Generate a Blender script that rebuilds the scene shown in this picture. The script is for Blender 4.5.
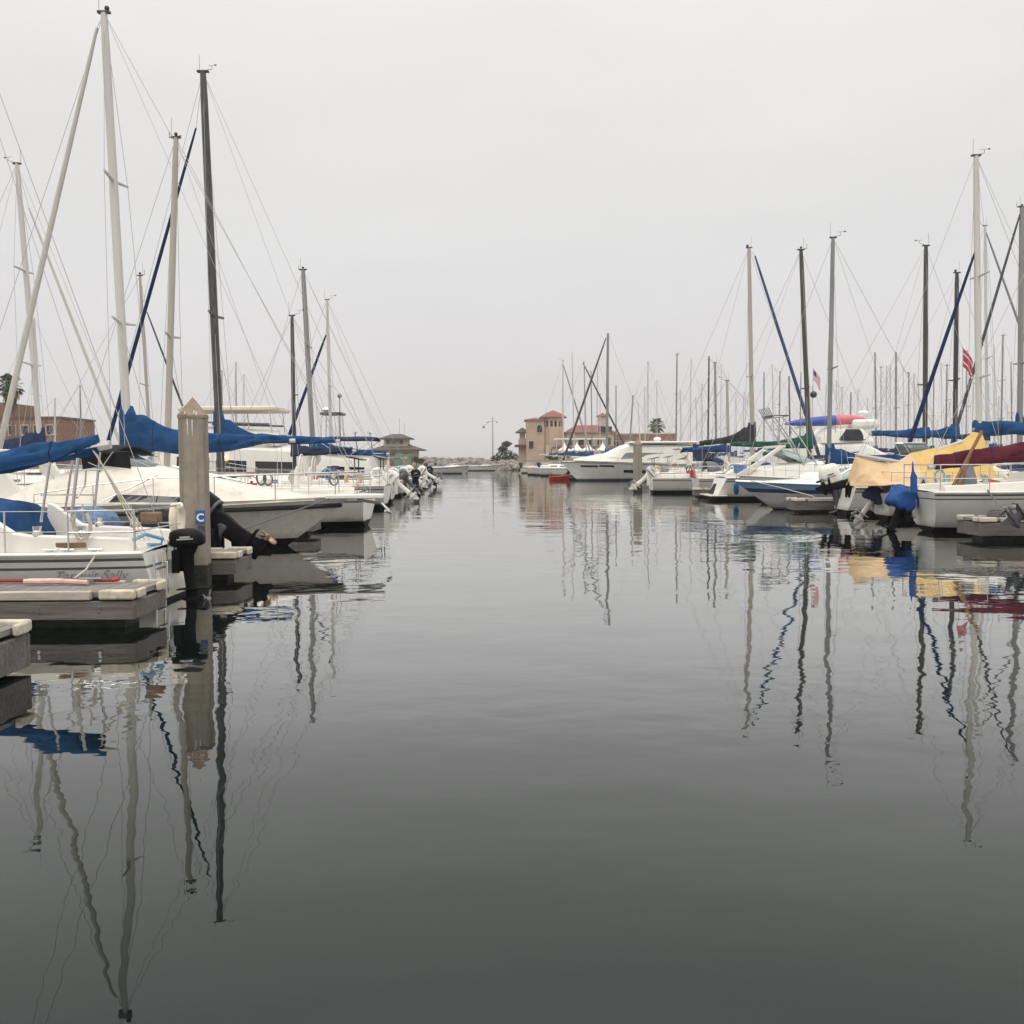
import bpy, bmesh, math, random
from math import sin, cos, pi, radians, exp, sqrt
from mathutils import Vector, Matrix, noise

random.seed(11)
scene = bpy.context.scene
COL = scene.collection
for o in list(bpy.data.objects):
    bpy.data.objects.remove(o)

# ------------------------------------------------------------------ camera
CAM_Z = 1.7
FPX = 1000.0
PITCH = math.atan((512 - 462) / FPX)
ROLL = radians(0.4)
_fw = Vector((0, cos(PITCH), -sin(PITCH)))
_r0 = Vector((1, 0, 0))
_u0 = Vector((0, sin(PITCH), cos(PITCH)))
_rt = _r0 * cos(ROLL) - _u0 * sin(ROLL)
_up = _r0 * sin(ROLL) + _u0 * cos(ROLL)
cam_d = bpy.data.cameras.new("camera")
cam_d.sensor_width = 36
cam_d.lens = 36 * FPX / 1024
cam_d.clip_start = 0.1
cam_d.clip_end = 9000
cam = bpy.data.objects.new("camera", cam_d)
COL.objects.link(cam)
rm = Matrix((_rt, _up, -_fw)).transposed()
cam.matrix_world = Matrix.Translation((0, 0, CAM_Z)) @ rm.to_4x4()
scene.camera = cam

# ------------------------------------------------------------------ world: overcast sky
SUN_EL, SUN_AZ = radians(58), radians(195)      # high, behind the camera
w = bpy.data.worlds.new("World")
scene.world = w
w.use_nodes = True
nt = w.node_tree
nt.nodes.clear()
out = nt.nodes.new("ShaderNodeOutputWorld")
bg = nt.nodes.new("ShaderNodeBackground")
tc = nt.nodes.new("ShaderNodeTexCoord")
sep = nt.nodes.new("ShaderNodeSeparateXYZ")
nt.links.new(tc.outputs["Generated"], sep.inputs[0])
ramp = nt.nodes.new("ShaderNodeValToRGB")
cr = ramp.color_ramp
cr.elements[0].position = 0.0
cr.elements[0].color = (0.74, 0.697, 0.70, 1)
cr.elements[1].position = 1.0
cr.elements[1].color = (1.95, 1.93, 1.9, 1)
for p_, c_ in ((0.06, (0.712, 0.685, 0.683, 1)), (0.2, (0.758, 0.744, 0.734, 1)), (0.42, (0.855, 0.838, 0.81, 1)), (0.62, (1.2, 1.185, 1.16, 1))):
    e = cr.elements.new(p_)
    e.color = c_
nt.links.new(sep.outputs["Z"], ramp.inputs[0])
mp = nt.nodes.new("ShaderNodeMapping")
mp.inputs["Scale"].default_value = (1.3, 1.3, 4.0)
nt.links.new(tc.outputs["Generated"], mp.inputs[0])
nz = nt.nodes.new("ShaderNodeTexNoise")
nz.inputs["Scale"].default_value = 1.6
nz.inputs["Detail"].default_value = 5
nz.inputs["Roughness"].default_value = 0.55
nt.links.new(mp.outputs[0], nz.inputs["Vector"])
mr = nt.nodes.new("ShaderNodeMapRange")
mr.inputs["From Min"].default_value = 0.3
mr.inputs["From Max"].default_value = 0.7
mr.inputs["To Min"].default_value = 0.955
mr.inputs["To Max"].default_value = 1.045
nt.links.new(nz.outputs["Fac"], mr.inputs["Value"])
mul = nt.nodes.new("ShaderNodeVectorMath")
mul.operation = 'SCALE'
nt.links.new(ramp.outputs[0], mul.inputs[0])
nt.links.new(mr.outputs[0], mul.inputs["Scale"])
sky = nt.nodes.new("ShaderNodeTexSky")
sky.sky_type = 'NISHITA'
sky.sun_disc = False
sky.sun_elevation = SUN_EL
sky.sun_rotation = SUN_AZ
sk = nt.nodes.new("ShaderNodeVectorMath")
sk.operation = 'SCALE'
sk.inputs["Scale"].default_value = 0.006      # the little blue that the cloud deck lets through
nt.links.new(sky.outputs[0], sk.inputs[0])
ad = nt.nodes.new("ShaderNodeVectorMath")
ad.operation = 'ADD'
nt.links.new(mul.outputs[0], ad.inputs[0])
nt.links.new(sk.outputs[0], ad.inputs[1])
nt.links.new(ad.outputs[0], bg.inputs["Color"])
bg.inputs["Strength"].default_value = 1.0
nt.links.new(bg.outputs[0], out.inputs["Surface"])

sun_d = bpy.data.lights.new("sun", 'SUN')
sun_d.energy = 1.1
sun_d.angle = radians(35)
sun_d.color = (1.0, 0.94, 0.86)
sun = bpy.data.objects.new("sun", sun_d)
COL.objects.link(sun)
sd = Vector((sin(SUN_AZ) * cos(SUN_EL), cos(SUN_AZ) * cos(SUN_EL), sin(SUN_EL)))
sun.rotation_euler = (-sd).to_track_quat('-Z', 'Y').to_euler()

vs = scene.view_settings
vs.view_transform = 'Standard'
vs.look = 'None'
vs.exposure = 0.0
vs.gamma = 1.0
vs.use_curve_mapping = False

# ------------------------------------------------------------------ helpers
def P(px, py, D):
    """point at forward distance D seen at pixel (px, py)"""
    d = _fw + _rt * ((px - 512) / FPX) - _up * ((py - 512) / FPX)
    return Vector((0, 0, CAM_Z)) + d * (D / d.y)

def lerp(a, b, t):
    return a + (b - a) * t

def V(*a):
    return Vector(a)

class MB:
    def __init__(s):
        s.v, s.f, s.m = [], [], []
    def add(s, vs, fs, mi=0):
        b = len(s.v)
        s.v += [tuple(x) for x in vs]
        for f in fs:
            s.f.append([b + i for i in f])
            s.m.append(mi)
        return s
    def box(s, c, d, mi=0, rz=0.0, ry=0.0, rx=0.0, taper=1.0):
        R = Matrix.Rotation(rz, 3, 'Z') @ Matrix.Rotation(ry, 3, 'Y') @ Matrix.Rotation(rx, 3, 'X')
        vs = []
        for z in (-.5, .5):
            k = taper if z > 0 else 1.0
            for x, y in ((-.5, -.5), (.5, -.5), (.5, .5), (-.5, .5)):
                vs.append(Vector(c) + R @ Vector((x * d[0] * k, y * d[1] * k, z * d[2])))
        return s.add(vs, [(3, 2, 1, 0), (4, 5, 6, 7), (0, 1, 5, 4), (1, 2, 6, 5), (2, 3, 7, 6), (3, 0, 4, 7)], mi)
    def loft(s, rings, mi=0, closed=True, cap=True):
        n = len(rings[0])
        b = len(s.v)
        for r in rings:
            s.v += [tuple(x) for x in r]
        for i in range(len(rings) - 1):
            for j in range(n if closed else n - 1):
                k = (j + 1) % n
                s.f.append([b + i * n + j, b + i * n + k, b + (i + 1) * n + k, b + (i + 1) * n + j])
                s.m.append(mi)
        if cap:
            s.f.append([b + j for j in range(n)][::-1]); s.m.append(mi)
            q = b + (len(rings) - 1) * n
            s.f.append([q + j for j in range(n)]); s.m.append(mi)
        return s
    def tube(s, path, r, n=6, mi=0, flat=1.0):
        path = [Vector(p) for p in path]
        if not hasattr(r, '__len__'):
            r = [r] * len(path)
        rings = []
        ref = None
        for i, p in enumerate(path):
            a = path[max(i - 1, 0)]
            c = path[min(i + 1, len(path) - 1)]
            t = (c - a)
            t = t.normalized() if t.length > 1e-9 else Vector((0, 0, 1))
            if ref is None:
                ref = Vector((0, 0, 1)) if abs(t.z) < .9 else Vector((1, 0, 0))
            u = t.cross(ref)
            if u.length < 1e-6:
                u = t.cross(Vector((0, 1, 0)))
            u.normalize()
            v = u.cross(t).normalized()
            ref = v
            rings.append([p + u * (r[i] * flat * cos(2 * pi * k / n)) + v * (r[i] * sin(2 * pi * k / n)) for k in range(n)])
        return s.loft(rings, mi)
    def ball(s, c, r, mi=0, n=10, m=6, sc=(1, 1, 1)):
        rings = []
        for i in range(m + 1):
            a = -pi / 2 + pi * (0.02 + .96 * i / m)
            rings.append([Vector(c) + Vector((r * sc[0] * cos(a) * cos(2 * pi * k / n), r * sc[1] * cos(a) * sin(2 * pi * k / n), r * sc[2] * sin(a))) for k in range(n)])
        return s.loft(rings, mi)
    def build(s, name, mats, parent=None, bevel=0.0, angle=38, smooth=True):
        me = bpy.data.meshes.new(name)
        me.from_pydata(s.v, [], s.f)
        if not isinstance(mats, (list, tuple)):
            mats = [mats]
        for m in mats:
            me.materials.append(m)
        me.polygons.foreach_set("material_index", s.m)
        bm = bmesh.new()
        bm.from_mesh(me)
        bmesh.ops.recalc_face_normals(bm, faces=bm.faces)
        bm.to_mesh(me)
        bm.free()
        if smooth:
            me.polygons.foreach_set("use_smooth", [True] * len(me.polygons))
            me.set_sharp_from_angle(angle=radians(angle))
        me.update()
        o = bpy.data.objects.new(name, me)
        COL.objects.link(o)
        if parent is not None:
            o.parent = parent
        if bevel:
            b = o.modifiers.new("bevel", 'BEVEL')
            b.width = bevel
            b.segments = 2
            b.limit_method = 'ANGLE'
            b.angle_limit = radians(40)
        return o

def tag(o, label=None, cat=None, group=None, kind=None):
    if label: o["label"] = label
    if cat: o["category"] = cat
    if group: o["group"] = group
    if kind: o["kind"] = kind
    return o

def thing(name, label, cat, loc=(0, 0, 0), rz=0.0, group=None):
    o = bpy.data.objects.new(name, None)
    o.empty_display_size = .3
    COL.objects.link(o)
    o.location = loc
    o.rotation_euler = (0, 0, rz)
    return tag(o, label, cat, group)

def to_local(root, p):
    d = Vector(p) - Vector(root.location)
    a = -root.rotation_euler.z
    return Vector((d.x * cos(a) - d.y * sin(a), d.x * sin(a) + d.y * cos(a), d.z))

def text(name, body, size, mat, parent, loc, rot, shear=0.0, extrude=.002, align='CENTER', offset=0.0):
    cu = bpy.data.curves.new(name, 'FONT')
    cu.body = body
    cu.size = size
    cu.shear = shear
    cu.extrude = extrude
    cu.offset = offset
    cu.align_x = align
    cu.materials.append(mat)
    t = bpy.data.objects.new(name, cu)
    COL.objects.link(t)
    bpy.context.view_layer.update()
    me = bpy.data.meshes.new_from_object(t.evaluated_get(bpy.context.evaluated_depsgraph_get()))
    bpy.data.objects.remove(t)
    o = bpy.data.objects.new(name, me)
    COL.objects.link(o)
    o.parent = parent
    o.location = loc
    o.rotation_euler = rot
    return o

# ------------------------------------------------------------------ materials
def mat(name, col, rough=.5, metal=0.0, var=.12, scale=3.0, stretch=(1, 1, 1), bump=0.0, bscale=30.0, spec=.5,
        stain=None, stain_amt=.0, stain_scale=(6, 6, .8), detail=4, trans=0.0, coat=0.0):
    m = bpy.data.materials.new(name)
    m.use_nodes = True
    n = m.node_tree.nodes
    l = m.node_tree.links
    b = n["Principled BSDF"]
    tcn = n.new("ShaderNodeTexCoord")
    mpn = n.new("ShaderNodeMapping")
    mpn.inputs["Scale"].default_value = stretch
    l.new(tcn.outputs["Object"], mpn.inputs[0])
    no = n.new("ShaderNodeTexNoise")
    no.inputs["Scale"].default_value = scale
    no.inputs["Detail"].default_value = detail
    no.inputs["Roughness"].default_value = .6
    l.new(mpn.outputs[0], no.inputs["Vector"])
    rp = n.new("ShaderNodeValToRGB")
    rp.color_ramp.elements[0].position = .3
    rp.color_ramp.elements[1].position = .7
    rp.color_ramp.elements[0].color = tuple(max(0, c * (1 - var)) for c in col) + (1,)
    rp.color_ramp.elements[1].color = tuple(min(1, c * (1 + var)) for c in col) + (1,)
    l.new(no.outputs["Fac"], rp.inputs[0])
    colout = rp.outputs[0]
    if stain is not None:
        mp2 = n.new("ShaderNodeMapping")
        mp2.inputs["Scale"].default_value = stain_scale
        l.new(tcn.outputs["Object"], mp2.inputs[0])
        n2 = n.new("ShaderNodeTexNoise")
        n2.inputs["Scale"].default_value = 1.3
        n2.inputs["Detail"].default_value = 5
        n2.inputs["Roughness"].default_value = .65
        l.new(mp2.outputs[0], n2.inputs["Vector"])
        r2 = n.new("ShaderNodeMapRange")
        r2.inputs["From Min"].default_value = .46
        r2.inputs["From Max"].default_value = .78
        r2.inputs["To Max"].default_value = stain_amt
        l.new(n2.outputs["Fac"], r2.inputs["Value"])
        mx = n.new("ShaderNodeMix")
        mx.data_type = 'RGBA'
        l.new(r2.outputs[0], mx.inputs["Factor"])
        l.new(colout, mx.inputs["A"])
        mx.inputs["B"].default_value = tuple(stain) + (1,)
        colout = mx.outputs["Result"]
    l.new(colout, b.inputs["Base Color"])
    b.inputs["Roughness"].default_value = rough
    b.inputs["Metallic"].default_value = metal
    b.inputs["Specular IOR Level"].default_value = spec
    if coat:
        b.inputs["Coat Weight"].default_value = coat
        b.inputs["Coat Roughness"].default_value = .08
    if trans:
        b.inputs["Transmission Weight"].default_value = trans
    if bump:
        n3 = n.new("ShaderNodeTexNoise")
        n3.inputs["Scale"].default_value = bscale
        n3.inputs["Detail"].default_value = 4
        l.new(mpn.outputs[0], n3.inputs["Vector"])
        bp = n.new("ShaderNodeBump")
        bp.inputs["Distance"].default_value = bump
        bp.inputs["Strength"].default_value = 1
        l.new(n3.outputs["Fac"], bp.inputs["Height"])
        l.new(bp.outputs[0], b.inputs["Normal"])
    return m

GEL = mat("gelcoat", (.74, .69, .60), .28, var=.05, scale=1.2, stain=(.40, .33, .24), stain_amt=.40, stain_scale=(5, 5, .7))
GELW = mat("gelcoat_white", (.79, .76, .695), .25, var=.04, scale=1.2, stain=(.42, .38, .31), stain_amt=.2, stain_scale=(3, 3, .9))
GELG = mat("gelcoat_grey", (.56, .55, .53), .3, var=.06, scale=1.2, stain=(.3, .27, .22), stain_amt=.4, stain_scale=(4, 4, .7))
DECK = mat("deck_paint", (.64, .60, .53), .55, var=.08, scale=2.5, bump=.002, bscale=120, stain=(.36, .31, .24), stain_amt=.45, stain_scale=(3, 3, 3))
CREAM = mat("cream_paint", (.72, .66, .54), .4, var=.07, scale=1.5, stain=(.34, .27, .19), stain_amt=.35)
BLACKB = mat("antifoul_black", (.009, .0095, .011), .65, var=.3, scale=4, spec=.08)
REDB = mat("antifoul_red", (.13, .03, .025), .6, var=.3, scale=4)
BLUEB = mat("antifoul_blue", (.02, .045, .12), .6, var=.3, scale=4)
STRIPE = mat("stripe_grey", (.13, .13, .14), .35, var=.1)
STRIPEB = mat("stripe_navy", (.03, .06, .13), .35, var=.1)
STRIPEL = mat("stripe_lightblue", (.20, .34, .52), .35, var=.08)
STRIPER = mat("stripe_red", (.32, .04, .04), .4, var=.1)
RUBR = mat("rub_rail_rubber", (.03, .03, .032), .5, var=.15)
BLUE = mat("canvas_blue", (.015, .058, .155), .85, var=.3, scale=3, bump=.03, bscale=4, spec=.12, stretch=(.6, 1, 1.3), stain=(.05, .12, .25), stain_amt=.45, stain_scale=(2, 2, 2))
BLUEL = mat("tarp_faded_blue", (.09, .16, .29), .7, var=.25, scale=5, bump=.02, bscale=7, spec=.3, stain=(.22, .29, .38), stain_amt=.6, stain_scale=(3, 3, 3))
BLUEV = mat("canvas_bright_blue", (.008, .065, .25), .55, var=.3, scale=5, bump=.03, bscale=6, spec=.4)
COBALT = mat("kayak_blue", (.05, .09, .34), .4, var=.12, scale=4, spec=.4)
PINK = mat("kayak_pink", (.60, .16, .20), .45, var=.15, scale=4, spec=.4)
NAVY = mat("canvas_navy", (.022, .035, .075), .85, var=.25, scale=4, bump=.006, bscale=9, spec=.2)
CHAR = mat("canvas_charcoal", (.035, .037, .045), .85, var=.3, scale=4, bump=.006, bscale=9, spec=.2)
BLACKC = mat("canvas_black", (.016, .016, .02), .8, var=.3, scale=4, bump=.008, bscale=9, spec=.25)
GREEN = mat("canvas_green", (.018, .085, .062), .85, var=.2, scale=4, bump=.006, bscale=9, spec=.2)
MAROON = mat("canvas_maroon", (.085, .013, .024), .85, var=.3, scale=3, stretch=(.6, 1, 1.3), stain=(.16, .04, .05), stain_amt=.4, stain_scale=(2, 2, 2), bump=.03, bscale=4, spec=.2)
YELLOW = mat("tarp_yellow", (.60, .40, .12), .65, var=.12, scale=3, bump=.02, bscale=5, spec=.3, stain=(.62, .48, .26), stain_amt=.7, stain_scale=(1.2, 1.2, 1.2))
PEACH = mat("tarp_peach", (.62, .43, .24), .65, var=.10, scale=3, bump=.02, bscale=5, spec=.3, stain=(.66, .51, .35), stain_amt=.6, stain_scale=(1.2, 1.2, 1.2))
GREYC = mat("canvas_grey", (.17, .18, .19), .85, var=.2, scale=4, bump=.006, bscale=9, spec=.2)
SAILW = mat("sail_white", (.52, .50, .46), .8, var=.10, scale=5, stretch=(1, 1, .3), spec=.2, stain=(.4, .37, .32), stain_amt=.4)
ALU = mat("mast_aluminium", (.50, .48, .45), .42, .25, var=.10, scale=2, stretch=(3, 3, .3), stain=(.33, .32, .30), stain_amt=.4)
MASTW = mat("mast_white", (.56, .54, .50), .4, var=.06, scale=2, stretch=(3, 3, .3), stain=(.45, .42, .36), stain_amt=.4)
MASTB = mat("mast_beige", (.40, .365, .31), .45, var=.08, scale=2, stretch=(3, 3, .3))
MASTG = mat("mast_grey", (.24, .235, .23), .42, .2, var=.12, scale=2, stretch=(3, 3, .3))
MASTD = mat("mast_dark", (.04, .04, .045), .4, var=.2, scale=2, stretch=(3, 3, .3))
MASTK = mat("mast_brown", (.06, .052, .045), .45, var=.2, scale=2, stretch=(3, 3, .3))
STEEL = mat("stainless", (.62, .61, .60), .22, .85, var=.06)
GROD = 0
BLUEJ = mat("jib_cover_blue", (.012, .026, .07), .85, var=.25, scale=4, spec=.15)
WIRE = mat("wire", (.40, .39, .38), .4, .4, var=.05)
PROP = mat("propeller_grey", (.20, .20, .20), .45, .3, var=.2)
BLK = mat("black_plastic", (.006, .006, .007), .42, var=.3, scale=6, spec=.12)
BLKM = mat("black_matt", (.007, .007, .008), .6, var=.3, scale=6, spec=.08)
OBG = mat("outboard_grey", (.07, .07, .075), .35, var=.12)
OBW = mat("outboard_white", (.78, .76, .70), .3, var=.05, stain=(.4, .34, .25), stain_amt=.45, stain_scale=(4, 4, 4))
GLASS = mat("window_dark", (.012, .014, .016), .06, var=.2, spec=.6)
GLASSG = mat("window_tint", (.10, .13, .125), .06, var=.1, spec=.6)
GLASSY = mat("window_pale_tint", (.17, .185, .18), .06, var=.1, spec=.6)
GLASST = mat("windscreen_teal", (.32, .43, .40), .08, var=.1, spec=.6)
ROPEW = mat("rope_pale", (.52, .48, .40), .85, var=.2, scale=40)
ROPED = mat("rope_dark", (.12, .115, .11), .85, var=.2, scale=40)
ROPEB = mat("rope_lightblue", (.18, .42, .66), .8, var=.2, scale=40)
VARN = mat("varnished_wood", (.22, .11, .05), .4, var=.3, scale=4, stretch=(1, 8, 8))
TEAK = mat("teak", (.20, .12, .07), .6, var=.3, scale=4, stretch=(1, 8, 8))
CONC = mat("concrete", (.29, .255, .205), .9, var=.18, scale=5, bump=.006, bscale=60, stain=(.14, .125, .10), stain_amt=.9, stain_scale=(8, 8, .45))
CONCD = mat("concrete_cap", (.27, .205, .155), .9, var=.3, scale=9, bump=.006, bscale=60, stain=(.13, .09, .06), stain_amt=.7, stain_scale=(5, 5, 3))
BUMP = mat("bumper_vinyl", (.56, .50, .39), .65, var=.2, scale=8, stain=(.2, .15, .10), stain_amt=.8, stain_scale=(6, 6, 4))
BIRD = mat("bird_lime", (.62, .60, .55), .9, var=.2, scale=20)
WEED = mat("waterline_growth", (.022, .022, .018), .8, var=.6, scale=14, bump=.02, bscale=30)
ALGB = mat("float_block", (.05, .047, .042), .85, var=.4, scale=6, bump=.01, bscale=20)
HOSER = mat("hose_red", (.26, .04, .042), .6, var=.2, scale=10)
HOSEP = mat("hose_pale", (.66, .45, .40), .6, var=.2, scale=10)
SIGNB = mat("sign_blue", (.03, .10, .30), .4, var=.08)
WHITE = mat("paint_white", (.82, .82, .80), .4, var=.03)
NAMEINK = mat("faded_name_paint", (.14, .14, .17), .6, var=.4, scale=14)
INK = mat("ink_navy", (.03, .04, .08), .5, var=.05)
REDP = mat("red_paint", (.45, .03, .03), .4, var=.12)
STUCCO = mat("stucco", (.45, .33, .245), .9, var=.1, scale=.8, bump=.01, bscale=20, stain=(.42, .28, .17), stain_amt=.4, stain_scale=(1, 1, .3))
STUCCOL = mat("stucco_pale", (.47, .41, .33), .9, var=.1, scale=.8, stain=(.4, .33, .26), stain_amt=.4, stain_scale=(1, 1, .3))
TILE = mat("roof_tile", (.24, .095, .072), .85, var=.3, scale=3, stretch=(3, 3, 1), bump=.04, bscale=8)
BRICK = mat("brick", (.22, .125, .088), .9, var=.25, scale=2, stain=(.2, .12, .09), stain_amt=.5, stain_scale=(.6, .6, 2))
SHING = mat("shingle_brown", (.105, .078, .064), .9, var=.25, scale=3)
ROCK = mat("boulder", (.22, .19, .165), .95, var=.65, scale=.8, bump=.05, bscale=3)
LAND = mat("land_soil", (.22, .19, .15), .95, var=.25, scale=.15)
FOL = mat("foliage", (.055, .075, .03), .8, var=.5, scale=1.5, spec=.2)
FOLD = mat("foliage_dark", (.040, .048, .026), .8, var=.5, scale=1.5, spec=.2)
FOLP = mat("palm_green", (.07, .085, .035), .7, var=.45, scale=1.0, spec=.3)
FOLB = mat("palm_dead", (.19, .13, .07), .85, var=.35, scale=1.0, spec=.2)
BARK = mat("bark", (.15, .115, .085), .95, var=.3, scale=3)
GREENB = mat("green_sheet", (.13, .22, .13), .7, var=.2, scale=1)
TENT = mat("tent_white", (.82, .80, .76), .7, var=.05, scale=1)

def scum(m):
    """brown scum line that a moored hull grows just above the water"""
    n, l = m.node_tree.nodes, m.node_tree.links
    b = n["Principled BSDF"]
    src = b.inputs["Base Color"].links[0].from_socket
    g = n.new("ShaderNodeNewGeometry")
    sp = n.new("ShaderNodeSeparateXYZ"); l.new(g.outputs["Position"], sp.inputs[0])
    t = n.new("ShaderNodeTexNoise"); t.inputs["Scale"].default_value = 2.5; t.inputs["Detail"].default_value = 6; t.inputs["Roughness"].default_value = .7
    l.new(g.outputs["Position"], t.inputs["Vector"])
    a = n.new("ShaderNodeMath"); a.operation = 'MULTIPLY_ADD'; a.inputs[1].default_value = .34; l.new(t.outputs["Fac"], a.inputs[0]); a.inputs[2].default_value = .10
    d = n.new("ShaderNodeMath"); d.operation = 'SUBTRACT'; l.new(a.outputs[0], d.inputs[0]); l.new(sp.outputs["Z"], d.inputs[1])
    r = n.new("ShaderNodeMapRange"); r.inputs["From Min"].default_value = -.03; r.inputs["From Max"].default_value = .12; r.inputs["To Max"].default_value = .6
    l.new(d.outputs[0], r.inputs["Value"])
    mx = n.new("ShaderNodeMix"); mx.data_type = 'RGBA'
    l.new(r.outputs[0], mx.inputs["Factor"]); l.new(src, mx.inputs["A"]); mx.inputs["B"].default_value = (.27, .215, .13, 1)
    l.new(mx.outputs["Result"], b.inputs["Base Color"])
for _m in (GEL, GELW, GELG):
    scum(_m)

def plank_mat(name, base, along='X', width=.14):
    m = mat(name, base, .85, var=.22, scale=3, stretch=(.5, 9, 9) if along == 'X' else (9, .5, 9), bump=.004, bscale=12,
            stain=tuple(c * .45 for c in base), stain_amt=.75, stain_scale=(.9, 3, 3) if along == 'X' else (3, .9, 3))
    n, l = m.node_tree.nodes, m.node_tree.links
    b = n["Principled BSDF"]
    src = b.inputs["Base Color"].links[0].from_socket
    tcn = n.new("ShaderNodeTexCoord")
    sp = n.new("ShaderNodeSeparateXYZ")
    l.new(tcn.outputs["Object"], sp.inputs[0])
    dv = n.new("ShaderNodeMath"); dv.operation = 'DIVIDE'
    l.new(sp.outputs['Y' if along == 'X' else 'X'], dv.inputs[0]); dv.inputs[1].default_value = width
    fr = n.new("ShaderNodeMath"); fr.operation = 'FRACT'
    l.new(dv.outputs[0], fr.inputs[0])
    gt = n.new("ShaderNodeMath"); gt.operation = 'LESS_THAN'
    l.new(fr.outputs[0], gt.inputs[0]); gt.inputs[1].default_value = .07
    mx = n.new("ShaderNodeMix"); mx.data_type = 'RGBA'
    l.new(gt.outputs[0], mx.inputs["Factor"])
    l.new(src, mx.inputs["A"])
    mx.inputs["B"].default_value = (.03, .026, .022, 1)
    l.new(mx.outputs["Result"], b.inputs["Base Color"])
    return m
PLANK = plank_mat("dock_planks", (.22, .198, .178), 'Y', .15)
WOODF = mat("dock_fascia", (.145, .125, .112), .85, var=.4, scale=3, stretch=(.5, 9, 9), bump=.006, bscale=12, stain=(.07, .055, .048), stain_amt=.75, stain_scale=(.9, 4, 4))
WOODL = mat("dock_strip_pale", (.48, .44, .37), .8, var=.18, scale=4, stretch=(.5, 9, 9), stain=(.22, .19, .15), stain_amt=.6, stain_scale=(2, 6, 6))

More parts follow.
